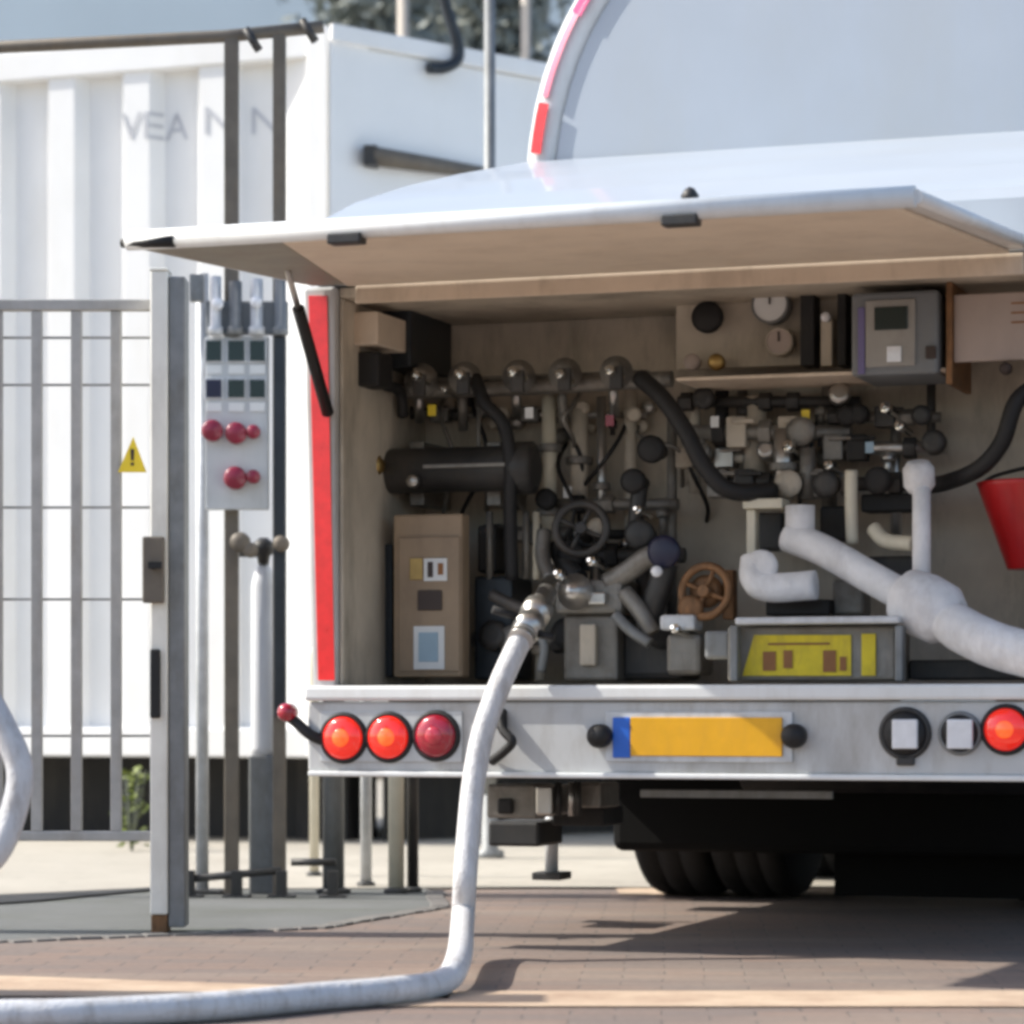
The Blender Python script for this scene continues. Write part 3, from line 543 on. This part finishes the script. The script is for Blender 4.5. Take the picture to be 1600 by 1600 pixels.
for x, y, w, r_ in ((655, 590, .33, 9), (723, 588, .33, 10), (806, 584, .33, 10), (880, 588, .33, 8), (958, 582, .33, 9), (1388, 640, .48, 10), (1410, 668, .46, 9), (1236, 700, .44, 10), (1300, 730, .45, 8), (878, 900, .28, 9), (930, 880, .3, 8), (1002, 800, .36, 7), (1060, 985, .24, 8), (700, 612, .42, 6)):
    r_ *= PX(w); mb = MB(); mb.lathe(T(x, y, w), (-.35, -1, .3), [(-.05, r_ * .6), (0, r_ * .6), (.002, r_), (.022, r_), (.024, r_ * .55), (.034, r_ * .5)], 6 if r_ > .015 else 12); part(mb, 'glint_plug', 'glint', TR, .001)  # polished plugs added to put bright glints among the valves
for x, y, w, m in ((668, 632, .40, 'signyellow'), (820, 636, .40, 'paper'), (946, 648, .44, 'redbtn'), (1110, 650, .46, 'paper'), (1352, 690, .45, 'bluepaper'), (1252, 640, .48, 'signyellow'), (880, 760, .5, 'paper')):
    mb = pbox(x, y, x + 13, y + 18, w, .003); part(mb, 'valve_tag', m, TR, .001)
# tray with yellow label
part(pbox(1148, 962, 1405, 976, .06, .22), 'tray', 'galv', TR, .006); tr = part(pbox(1136, 977, 1400, 1064, .14, .2), 'tray_box', 'iron', TR, .008)
for x in (1140, 1398): part(pbox(x, 977, x + 12, 1064, .08, .05), 'tray_leg', 'galvd', tr, .004)
mb = MB(); w = .132; mb.hexa([T(1160, 1056, w), T(1330, 1056, w), T(1330, 1056, w + .007), T(1160, 1056, w + .007), T(1178, 992, w), T(1330, 992, w), T(1330, 992, w + .007), T(1178, 992, w + .007)]); yl = part(mb, 'warning_label', 'yellow', TR, .001)
part(pbox(1346, 990, 1368, 1056, .132, .007), 'warning_label', 'yellow', TR, .001)
for x0, y0, x1, y1 in ((1192, 1018, 1212, 1048), (1224, 1016, 1238, 1044), (1286, 1016, 1306, 1050), (1312, 1026, 1322, 1048), (1200, 1004, 1296, 1008)): part(pbox(x0, y0, x1, y1, .1285, .003), 'lettering', 'brownink', yl, 0)
part(pbox(1420, 1030, 1660, 1062, .3, .2), 'pipe_cradle', 'dark', TR, .006)

# ------------------------------------------------------------------ red bucket hung at the right of the compartment
def local(p): return P0 + U * p[0] + V * p[1] + Vector((0, 0, p[2]))
pb = T(1612, 890, .42); BK = tag(root('fire_bucket', local(pb), -YAW), 'red tapered bucket hanging beside the black hose in the pump compartment', 'bucket')
mb = MB(); mb.lathe((0, 0, 0), (0, 0, 1), [(0, .068), (.004, .07), (.235, .152), (.247, .158), (.25, .15), (.246, .144), (.02, .062)], 32); mb.done('shell', 'darkred', BK)
mb = MB(); mb.tube([(-.15, 0, .24), (-.12, .12, .28), (0, .2, .31), (.12, .12, .28), (.15, 0, .24)], .006, 8); mb.done('handle', 'dark', BK)
mb = MB(); mb.tube([Vector((pb.x, .72, pb.z + .34)), Vector((pb.x, .6, pb.z + .315)), Vector((pb.x, .59, pb.z + .34))], .008, 8); part(mb, 'bucket_hook', 'dark', TR, 0)

# ------------------------------------------------------------------ white transfer hose
def tl(x, y, w): return local(T(x, y, w))
def gp(x, y, z=.034):
    d = (CH - z) * F / (y - HZ); return Vector(((x - 800) / F * d, d, z))
HS = tag(root('transfer_hose', gp(700, 1530)), 'long white hose running from the pump coupling to the ground and around', 'hose')
hp = [tl(822, 985, -.06), tl(806, 1015, -.10), tl(782, 1068, -.15), tl(756, 1140, -.2), tl(741, 1215, -.24), tl(733, 1290, -.29), tl(727, 1370, -.34), tl(723, 1440, -.37), gp(716, 1500, .07), gp(690, 1535), gp(610, 1548), gp(500, 1557), gp(350, 1571), gp(200, 1580), gp(50, 1585), gp(-90, 1582), gp(-190, 1540, .05)]
up = [Wp(-170, 1450, 7.3), Wp(-70, 1385, 7.25), Wp(-8, 1335, 7.2), Wp(22, 1265, 7.2), Wp(30, 1200, 7.2), Wp(4, 1135, 7.2), Wp(-40, 1060, 7.22), Wp(-95, 990, 7.25), Wp(-130, 950, 7.3)]
hp2 = hp + up
o = HS.location; mb = MB(); mb.sweep([p - o for p in smooth_path(hp2, 10)], .033, 16); hb = mb.done('hose_tube', 'hose', HS)
mb = MB(); a, b = tl(822, 985, -.06) - o, tl(850, 935, .08) - o
mb.sweep([a.lerp(b, t) for t in (-.12, .0, .02, .25, .27, .42, .45, .7, .72, 1.2)], [.036, .038, .044, .044, .034, .034, .045, .045, .03, .03], 18); mb.done('coupling', 'steel', HS)
mb = MB(); mb.sweep([a.lerp(b, -.30), a.lerp(b, -.24)], .0375, 18); mb.done('hose_clamp', 'steel', HS); mb = MB(); mb.sweep([a.lerp(b, -.18), a.lerp(b, -.12)], .0385, 18); mb.done('hose_clamp', 'steel', HS)
mb = MB(); c = a.lerp(b, .1); mb.sweep([c + Vector((.03, -.02, -.02)), c + Vector((.075, -.03, -.03))], .012, 10); mb.sweep([c + Vector((-.03, -.0, .03)), c + Vector((-.1, -.02, .05))], .012, 10); mb.done('coupling_lever', 'rubber', HS)
# off-frame dispenser post that the other end of the hose leaves from
pe = up[-1]; DP = tag(root('dispenser_post', (pe.x - .12, pe.y + .02, 0)), 'grey dispenser post outside the gate holding the hose end', 'dispenser post')
mb = MB(); mb.box((-.11, -.09, 0), (.11, .09, 1.35)); mb.done('housing', 'panelgrey', DP, .01)
mb = MB(); mb.box((-.12, -.1, 1.35), (.12, .1, 1.39)); mb.done('cap', 'galvd', DP, .01)

# ------------------------------------------------------------------ gate post, gate leaf
d = 9.27; pc = Wp(250, 1460, d); s = d / F
GP = tag(root('gate_post', (pc.x, d, 0)), 'tall square beige gate post with a shade-darkened right face and a brown lock box', 'post')
hx = 27 * s
mb = MB(); mb.box((-hx * .58, 0, .06), (hx * .44, .11, 2.045)); post = mb.done('post', 'post', GP, .006)
mb = MB(); mb.box((hx * .46, .012, .02), (hx * 1.42, .13, 2.03)); mb.done('shaded_face', 'galvd', GP, .005)  # dark box colours in the shaded right face of the post
mb = MB(); mb.box((-hx * .55, .01, 0), (hx * .42, .1, .06)); mb.done('base', 'bronze', GP, .006)
mb = MB(); mb.box((-hx * .62, -.005, 2.045), (hx * .48, .115, 2.055)); mb.done('post_cap', 'post', GP, .004)
def gbox(x0, y0, x1, y1, d0, dd, base):
    a, b = Wp(x0, y1, d0), Wp(x1, y0, d0); o = base.location; return MB().box((a.x - o.x, d0 - o.y, a.z - o.z), (b.x - o.x, d0 + dd - o.y, b.z - o.z))
lk = gbox(222, 838, 256, 942, d - .03, .028, GP).done('lock_box', 'brownsteel', GP, .006)
mb = MB(); p = Wp(240, 884, d - .03) - GP.location; mb.cyl(p, p + Vector((0, -.03, 0)), .012); mb.box(p + Vector((-.012, -.045, -.01)), p + Vector((.03, -.03, .01))); mb.done('lock_handle', 'rubber', lk)
gbox(234, 1014, 250, 1122, d - .022, .02, GP).done('stop_plate', 'rubber', GP, .006)
d2 = 9.40; LX = Wp(-420, 1310, d2).x; RX = Wp(234, 1310, d2).x
GL = tag(root('gate_leaf', (RX, d2, 0)), 'galvanised bar gate leaf carrying a yellow warning triangle, closed against the beige post', 'gate')
zt, zb = Wp(0, 468, d2).z, Wp(0, 1314, d2).z; W_ = RX - LX
mb = MB(); mb.box((-W_, -.01, zt - .035), (.03, .03, zt)); mb.done('top_rail', 'bargrey', GL, .004)
mb = MB(); mb.box((-W_, -.01, zb), (.03, .03, zb + .03)); mb.done('bottom_rail', 'bargrey', GL, .004)
x = 195
while x > -420:
    p = Wp(x - 14, 0, d2).x - RX
    mb = MB(); mb.box((p - .017, -.004, zb + .03), (p + .017, .024, zt - .035)); mb.done('bar', 'bargrey', GL, .004); x -= 62
for y in (526, 600, 792, 936, 1150):
    z = Wp(0, y, d2).z; mb = MB(); mb.box((-W_, .026, z - .004), (.0, .032, z + .004)); mb.done('wire', 'bargrey', GL)
a, b, c = (Wp(*q, d2 - .02) - GL.location for q in ((184, 738), (229, 738), (208, 682)))
mb = MB(); mb.prism([a, b, c], (0, .006, 0)); ws = mb.done('warning_sign', 'signyellow', GL, .002)
mb = MB(); m_ = (a + b + c) / 3; f = lambda dx, dz: m_ + Vector((dx, -.003, dz)); mb.prism([f(-.004, -.0), f(.004, 0), f(.006, .035), f(-.006, .035)], (0, .002, 0)); mb.box(f(-.005, -.016), f(.005, -.007) + Vector((0, .002, 0))); mb.done('symbol', 'ink', ws)
HP = tag(root('hinge_post', (LX - .07, d2, 0)), 'galvanised hinge post at the far end of the gate leaf', 'post'); mb = MB(); mb.box((-.05, -.05, 0), (.05, .05, 2.05)); mb.done('post', 'galv', HP, .006); mb = MB(); mb.box((.05, -.01, .5), (.075, .02, .56)); mb.box((.05, -.01, 1.6), (.075, .02, 1.66)); mb.done('hinge', 'dark', HP, .003)

# ------------------------------------------------------------------ pipe portal with control panel behind the gate post
d3 = 11.2; zy = 0.0; base = Wp(400, 1397, d3); s3 = d3 / F
PF = tag(root('pipe_portal', (base.x, d3, 0)), 'brown grey steel portal frame with uprights and top beam before the white container', 'frame')
def up_post(xc, wpx, y0, m, name='upright', y1=1400, dd=.0, par=PF):
    a, b = Wp(xc - wpx / 2, y1, d3 + dd), Wp(xc + wpx / 2, y0, d3 + dd); o = par.location
    return MB().box((a.x - o.x, dd, 0), (b.x - o.x, dd + (b.x - a.x) * .9, b.z)).done(name, m, par, .004)
up_post(361, 22, 58, 'brownsteel'); up_post(436, 20, 50, 'brownsteel', dd=.002)
a, b = Wp(-500, 96, d3), Wp(350, 55, d3); c = Wp(505, 40, d3); h = .023; o = PF.location
mb = MB(); mb.sweep([a - o + Vector((0, .02, 0)), b - o + Vector((0, .02, 0)), c - o + Vector((0, .02, 0))], .024, 10); mb.done('top_beam', 'brownsteel', PF)
for q, zz in ((392, 66), (480, 52)):
    p = Wp(q, zz, d3 - .03) - o; mb = MB(); mb.sweep([p + Vector((-.02, 0, .05)), p + Vector((.03, 0, -.03))], .016, 8); mb.done('beam_clamp', 'dark', PF)
p = a - o; mb = MB(); mb.cyl((p.x, .02, 0), (p.x, .02, p.z), .025); mb.done('upright', 'brownsteel', PF)
# steel pipes next to the uprights
for i, (xc, wpx, y0, m, lab) in enumerate(((316, 20, 428, 'galv', 'pale galvanised pipe standing left of the control panel, lowest at its top'), )):
    pp = Wp(xc, 1400, d3 + .06); q = tag(root('steel_pipe', (pp.x, d3 + .06, 0)), lab, 'pipe')
    MB().cyl((0, 0, 0), (0, 0, Wp(xc, y0, d3 + .06).z), wpx / 2 * s3).done('shaft', m, q); MB().box((-.08, -.08, 0), (.08, .08, .02)).done('foot_plate', 'dark', q, .003)
# control panel
CP = tag(root('control_panel', Wp(372, 700, d3 - .03)), 'grey control panel with rows of dark windows and red push buttons on the steel uprights', 'control panel')
def cbox(x0, y0, x1, y1, dep, dd, name, m, par=CP, bev=.003):
    a, b = Wp(x0, y1, d3 - .03 - dep), Wp(x1, y0, d3 - .03 - dep); o = CP.location
    return MB().box((a.x - o.x, -dep, a.z - o.z), (b.x - o.x, -dep + dd, b.z - o.z)).done(name, m, par, bev)
cbox(321, 470, 450, 523, .015, .03, 'gland_plate', 'instr', bev=.006)
for x_, w_, y_, m_ in ((337, 20, 432, 'galv'), (368, 22, 440, 'galvd'), (401, 22, 436, 'galv'), (438, 20, 430, 'instr')):
    p = Wp(x_, 524, d3 - .07) - CP.location; q = Wp(x_, y_, d3 - .07) - CP.location; mb = MB(); mb.lathe(p, (0, 0, 1), [(0, w_ * .6 * s3), (.03, w_ * .6 * s3), (.035, w_ * .45 * s3), (q.z - p.z, w_ * .45 * s3)], 16); mb.done('conduit', m_, CP)
cbox(321, 526, 419, 796, .02, .045, 'backplate', 'panelgrey')
cbox(428, 526, 446, 1120, .04, .06, 'cable_duct', 'bluesteel')
cbox(296, 428, 317, 470, .03, .05, 'top_bracket', 'galvd')
for x, y in ((340, 475), (400, 472)): 
    p = Wp(x, y, d3 - .09) - CP.location; mb = MB(); mb.lathe(p, (0, -1, 0), [(-.01, .024), (.012, .022), (.016, .014), (.02, .004)], 18); mb.done('indicator_lamp', 'clear', CP)
for ry, (m, h_) in zip((548, 607), (('bluesteel', 32), ('bluesteel', 28))):
    for cx, wd in ((334, 24), (369, 26), (402, 24)):
        k = cbox(cx - wd / 2 - 3, ry - h_ / 2 - 3, cx + wd / 2 + 3, ry + h_ / 2 + 3, .03, .009, 'window', 'galv'); cbox(cx - wd / 2, ry - h_ / 2, cx + wd / 2, ry + h_ / 2, .034, .003, 'pane', 'navy' if (ry > 600 and cx < 340) else 'glass', k, .001)
        cbox(cx - 12, ry + 22, cx + 12, ry + 36, .026, .005, 'label', 'paper', CP, .001)
for cx, cy, r in ((333, 674, 17), (370, 678, 17), (397, 676, 11), (369, 748, 18), (397, 746, 11)):
    p = Wp(cx, cy, d3 - .055) - CP.location; mb = MB(); mb.lathe(p, (0, -1, 0), [(-.01, r * s3 * .6), (.02, r * s3 * .6), (.022, r * s3), (.04, r * s3), (.048, r * s3 * .8), (.05, .002)], 20); mb.done('push_button', 'redbtn', CP)
# grey gas bottle between the uprights
M['fadedink'] = mat('faded_lettering', (.52, .53, .56), .6)
M['palegrey'] = mat('pale_cylinder_paint', (.72, .74, .78), .4, var=.05, dirt=(.5, .48, .45), damt=.3)
GB = tag(root('gas_cylinder', (Wp(412, 1340, d3 + .12).x, d3 + .12, 0.0)), 'slim pale grey gas cylinder with a dark valve between the two uprights', 'cylinder')
zt = Wp(412, 882, d3 + .12).z; z0 = Wp(412, 1180, d3 + .12).z; r = 20 * s3
mb = MB(); mb.lathe((0, 0, z0), (0, 0, 1), [(0, r * .9), (.03, r), (zt - z0 - .08, r), (zt - z0 - .03, r * .75), (zt - z0, r * .4)], 24); mb.done('body', 'palegrey', GB)
mb = MB(); mb.lathe((0, -.01, zt), (0, 0, 1), [(0, .02), (.03, .025), (.05, .045), (.08, .04), (.1, .015)], 16); mb.cyl((0, 0, zt + .045), (-.09, -.02, zt + .045), .018); mb.done('valve', 'dark', GB)
mb = MB(); mb.box((-r * 1.1, -r, 0), (r * 1.1, r, z0)); mb.done('stand', 'galvd', GB, .008)
for xx, yy, rr_ in ((376, 848, 16), (392, 860, 12), (440, 850, 13)):
    p = Wp(xx, yy, d3 - .08) - CP.location; mb = MB(); mb.lathe(p, (0, -1, 0), [(-.06, .012), (0, .014), (.005, rr_ * s3), (.03, rr_ * s3), (.035, .01)], 16); mb.done('valve_knob', 'brownsteel', CP)
# bars low down between the posts
LB = tag(root('base_frame', (Wp(380, 1385, d3 - .15).x, d3 - .15, 0)), 'low dark steel base frame on the ground at the foot of the portal', 'frame')
mb = MB(); o = LB.location
for (x0, y0, x1, y1) in ((290, 1374, 440, 1360), (455, 1347, 525, 1347)):
    mb.sweep([Wp(x0, y0, d3 - .15) - o, Wp(x1, y1, d3 - .15) - o], .014, 8)
mb.done('rail', 'dark', LB)
for xx in (296, 370, 440, 520):
    p = Wp(xx, 1360, d3 - .15) - o; mb = MB(); mb.box((p.x - .02, -.02, 0), (p.x + .02, .02, p.z)); mb.box((p.x - .05, -.05, 0), (p.x + .05, .05, .012)); mb.done('leg', 'dark', LB, .003)

# bollards behind the truck corner
def bollard(xc, yb, wpx, hz, m, lab, capm=None, dd=11.3):
    p = Wp(xc, 1400, dd); q = tag(root('bollard', (p.x, dd, .0)), lab, 'bollard', 'bollards behind the rear corner of the truck'); r = wpx / 2 * dd / F
    MB().lathe((0, 0, .0), (0, 0, 1), [(0, r), (hz - .03, r), (hz - .008, r * .8), (hz, r * .3)], 20).done('shaft', m, q)
    MB().lathe((0, 0, 0), (0, 0, 1), [(0, r * 1.6), (.02, r * 1.6), (.025, r * 1.1)], 20).done('base', 'dark', q); return q
bollard(521, 1392, 34, .95, 'galvd', 'thick dark grey bollard under the outermost tail lamp'); bollard(619, 1400, 25, .95, 'cream', 'cream bollard beneath the tail lamps, brightest of the row'); bollard(572, 1370, 18, .9, 'galv', 'thinnest pale grey bollard, between the dark one and the cream one', dd=11.7)
bollard(491, 1340, 15, .95, 'cream', 'narrow cream bollard at the edge of the truck beside the portal', dd=12.4)
bollard(645, 1400, 18, .8, 'dark', 'dark narrow bollard touching the cream one', dd=11.36)

# ------------------------------------------------------------------ white container behind
d4 = 15.3; cx0 = Wp(512, 600, d4); yawc = R(20)
CT = tag(root('container', (cx0.x, d4, 0), -yawc), 'big white corrugated container on supports behind the gate', 'container')
zb4 = Wp(512, 1184, d4).z; zt4 = Wp(512, 42, d4).z
mb = MB(); Lc = 12.2; n = int(Lc / .44); prof = []
for i in range(n):
    x0 = -Lc + i * .44 + .04
    prof += [(x0, .0), (x0 + .15, .0), (x0 + .20, .085), (x0 + .39, .085)]
prof += [(-.1, 0)]
vs0 = [mb.bm.verts.new((x, y, zb4 + .14)) for x, y in prof]; vs1 = [mb.bm.verts.new((x, y, zt4 - .14)) for x, y in prof]
for i in range(len(prof) - 1): mb.bm.faces.new((vs0[i], vs0[i + 1], vs1[i + 1], vs1[i]))
sw = mb.done('side_wall', 'cont', CT, smooth=False)
mb = MB(); mb.box((-Lc, .09, zb4 + .02), (-.03, 2.5, zt4 - .02)); mb.done('box_body', 'cont', CT)
mb = MB(); mb.box((-Lc, -.02, zt4 - .15), (0.0, .13, zt4)); mb.box((-Lc, -.02, zb4), (0.0, .13, zb4 + .15)); mb.box((-.11, -.025, zb4 - .003), (.005, .12, zt4 + .003)); mb.box((-.11, 2.38, zb4 - .003), (.005, 2.52, zt4 + .003)); mb.box((-.1, .12, zt4 - .12), (.0, 2.38, zt4)); mb.box((-.1, .12, zb4), (.0, 2.38, zb4 + .15)); mb.done('frame', 'cont', CT, .01)
mb = MB(); mb.box((-.03, .12, zb4 + .15), (-.012, 2.38, zt4 - .12)); mb.done('end_wall', 'cont', CT)
mb = MB()
for xx in (-.25, -3.2, -6.2, -9.2, -12): mb.box((xx - .15, .5, 0.0), (xx + .15, .9, zb4)); mb.box((xx - .15, 1.9, 0.0), (xx + .15, 2.3, zb4))
mb.box((-Lc, .6, .0), (-.4, .65, zb4)); mb.done('support', 'chassis', CT, .01)
lx = lambda px: -(cx0.x - Wp(px, 0, d4 + .3).x) / math.cos(yawc) * 1.0
zl = Wp(0, 208, d4 + .2).z
def wrapped(txt, px, sx):
    o = text_mesh('lettering', txt, .205, 'fadedink', sw, (0, 0, 0), (0, 0, 0), 0, 1); bm = bmesh.new(); bm.from_mesh(o.data)
    x_ = lx(px)
    for v in bm.verts: v.co = Vector((x_ + v.co.x * sx, 0, zl + v.co.y))
    for q in prof:
        if abs(q[0] - x_) < 1.5: bmesh.ops.bisect_plane(bm, geom=bm.verts[:] + bm.edges[:] + bm.faces[:], plane_co=(q[0], 0, 0), plane_no=(1, 0, 0), dist=1e-5)
    for v in bm.verts:
        for (xa, ya), (xb, yb) in zip(prof, prof[1:]):
            if xa <= v.co.x <= xb + 1e-6: v.co.y = ya + (yb - ya) * (v.co.x - xa) / (xb - xa) - .004; break
    bm.to_mesh(o.data); bm.free()
wrapped('VEA', 186, .95); wrapped('N', 318, 1.1); wrapped('N', 382, 1.1)
A0 = Vector((Wp(514, 600, d4 - .06).x, d4 - .06, 0)); WD = Vector((.76, .65, 0)); SH = tag(root('annex', A0), 'plain white annex wall in shade joining the container corner and running behind the tanker', 'annex')
A1 = WD * 3.6; A2 = Vector((math.sin(yawc) + .05, math.cos(yawc), 0)) * 3.6
MB().prism([(.0, 0, zb4), A1 + Vector((0, 0, zb4)), A2 + Vector((0, 0, zb4))], (0, 0, zt4 - zb4 - .09)).done('wall', 'cont', SH, .01)
MB().prism([(.25, .45, 0), A1 * .97 + Vector((-.1, .25, 0)), A2 * .95], (0, 0, zb4)).done('base', 'chassis', SH, .01)
nrm = Vector((.65, -.76, 0)); e = nrm * .03; mb = MB(); mb.prism([e, A1 + e, A1 - nrm * .2, -nrm * .001], (0, 0, .09)); o_ = mb.done('coping', 'cont', SH, .01); o_.location = (0, 0, zt4 - .088)
def on_wall(px, py, off=.0):
    k = (px - 800) / F; L_ = (k * A0.y - A0.x) / (WD.x - k * WD.y); q = A0 + WD * L_ + nrm * off; return Vector((q.x, q.y, CH + (HZ - py) / F * q.y))
# bar and lamp on the container end
WL = tag(root('wall_vent', tuple(CT.location)), 'long dark grey duct fixed along the annex wall above the truck hood', 'duct')
a, b = on_wall(566, 243, .06), on_wall(760, 272, .05); o = WL.location
mb = MB(); mb.sweep([a - o, a.lerp(b, .5) - o, b - o], [.05, .042, .03], 12); mb.done('duct', 'brownsteel', WL); mb = MB(); mb.box(a - o + Vector((-.03, -.03, -.05)), a - o + Vector((.04, .12, .05))); mb.done('bracket', 'dark', WL, .005)
# ------------------------------------------------------------------ background building, poles, trees
BG = tag(root('factory_building', (0, 40, 0)), 'long pale blue grey factory building rising behind the container', 'building')
mb = MB(); mb.box((-24, 0, 0), (26, 12, 13)); mb.done('wall', 'bldg', BG)
mb = MB(); mb.box((-24.1, -.12, 13), (26.1, 12.1, 13.3)); mb.done('roof', 'bldg2', BG, .03)
for r_ in range(2):
    for i in range(12):
        x0 = -22 + i * 3.9; f_ = MB().box((x0, -.07, 1.2 + r_ * 3.1), (x0 + 2.9, .0, 3.3 + r_ * 3.1)).done('window', 'bldg2', BG, .02)
        MB().box((x0 + .12, -.09, 1.32 + r_ * 3.1), (x0 + 2.78, -.071, 3.18 + r_ * 3.1)).done('pane', 'window', f_)
def pole(x, d_, y_top, y_bot, wpx, lab, arm=None):
    p = Wp(x, 700, d_); r = wpx / 2 * d_ / F; h_ = Wp(x, -90, d_).z
    q = tag(root('lamp_post', (p.x, d_, .0)), lab, 'lamp post', 'slim posts behind the container end')
    MB().cyl((0, 0, 0), (0, 0, h_), r * 1.1, r * .9).done('pole', 'galvd' if d_ < 15 else 'sandstone', q); MB().lathe((0, 0, 0), (0, 0, 1), [(0, r * 2.4), (.04, r * 2.4), (.05, r * 1.4), (.3, r * 1.3)], 16).done('base', 'galvd', q)
    MB().lathe((0, 0, h_), (0, 0, 1), [(-.02, r * 1.2), (.04, r * 3), (.2, r * 3), (.26, r)], 16).done('lamp_head', 'clear', q)
pole(765, 13.9, 0, 250, 19, 'slim grey post standing in front of the container end, nearest the tanker')
pole(630, 20.5, 0, 70, 20, 'pale post rising behind the container end, far from the tanker'); pole(822, 20.5, 0, 90, 17, 'pale post seen between the tanker rim and the container end')
HK = tag(root('cable_conduit', Wp(680, 105, 15.3)), 'dark bent cable conduit drooping onto the top of the white annex wall', 'conduit'); o = HK.location
mb = MB(); mb.sweep([p - o for p in smooth_path([on_wall(672, -60, .05), on_wall(688, 10, .05), on_wall(706, 70, .05), on_wall(704, 95, .05), on_wall(684, 106, .05), on_wall(662, 106, .04)], 6)], .03, 10); mb.done('conduit', 'bluesteel', HK)
def tree(x, d_, y_top, lab, m, wid, n, seed):
    rn = random.Random(seed); p = Wp(x, 700, d_); h_ = Wp(x, y_top, d_).z; q = tag(root('tree', (p.x, d_, 0)), lab, 'tree', 'trees behind the container')
    mb = MB(); mb.sweep([(0, 0, 0), (.05, 0, h_ * .3), (-.05, .1, h_ * .6), (0, 0, h_ * .9)], [.2, .15, .1, .03], 10)
    cl = []
    for k in range(26):
        a = rn.uniform(0, 6.28); z = rn.uniform(.3, 1) * h_; rad = wid * math.sin(min(1, (1.12 - z / h_) * 1.6)) * rn.uniform(.3, 1)
        c = Vector((rad * math.cos(a), rad * math.sin(a), z)); cl.append(c); mb.sweep([(0, 0, z * .8), c * .6 + Vector((0, 0, z * .38)), c], [.05, .03, .01], 6)
    mb.done('trunk', 'bark', q); verts = []; faces = []
    for k in range(n):
        c = rn.choice(cl); g_ = Vector((rn.gauss(0, .42), rn.gauss(0, .42), rn.gauss(0, .3))) * wid * .6; s_ = rn.uniform(.05, .12)
        ax = Vector((rn.uniform(-1, 1), rn.uniform(-1, 1), rn.uniform(-1, 1))).normalized(); bx = ax.orthogonal().normalized(); o_ = c + g_; i = len(verts)
        verts += [o_ - ax * s_, o_ + bx * s_ * .5, o_ + ax * s_, o_ - bx * s_ * .5]; faces.append((i, i + 1, i + 2, i + 3))
    me = bpy.data.meshes.new('crown'); me.from_pydata(verts, [], faces); me.materials.append(M[m]); c = bpy.data.objects.new('crown', me); COL.objects.link(c); c.parent = q
tree(600, 30, -60, 'dull green tree behind the corner of the container', 'foliage2', 1.1, 9000, 1); tree(700, 33, -30, 'dark green tree between two pale posts behind the container', 'foliage', 1.0, 7000, 2)
tree(770, 31, -120, 'grey green tree farthest toward the tanker behind the annex', 'foliage2', 1.0, 8000, 5); tree(655, 36, -160, 'tallest grey tree standing behind the two trees over the annex', 'foliage2', 1.3, 10000, 8)
# weed by the gate post
rn = random.Random(3); p = Wp(206, 1310, 14.6); PL = tag(root('weed', (p.x, 14.6, .0)), 'green leafy weed growing behind the gate bars next to the beige post', 'plant'); mb = MB()
for k in range(90):
    a = rn.uniform(0, 6.28); z = rn.uniform(.03, .42); rr_ = rn.uniform(0, .09); s_ = rn.uniform(.015, .035); c = Vector((rr_ * math.cos(a), rr_ * math.sin(a), z)); ax = Vector((math.cos(a), math.sin(a), rn.uniform(-.4, .8))).normalized() * s_; bx = ax.orthogonal().normalized() * s_ * .5
    vs = [mb.bm.verts.new(q) for q in (c - ax, c + bx, c + ax, c - bx)]; mb.bm.faces.new(vs)
mb.done('leaves', mat('weed_green', (.13, .17, .02), .6, var=.4, scale=20), PL); mb = MB()
for k in range(6): a = k * 1.05; mb.sweep([(0, 0, 0), (.03 * math.cos(a), .03 * math.sin(a), .2), (.07 * math.cos(a), .07 * math.sin(a), .4)], [.006, .004, .002], 6)
mb.done('stem', 'foliage', PL)
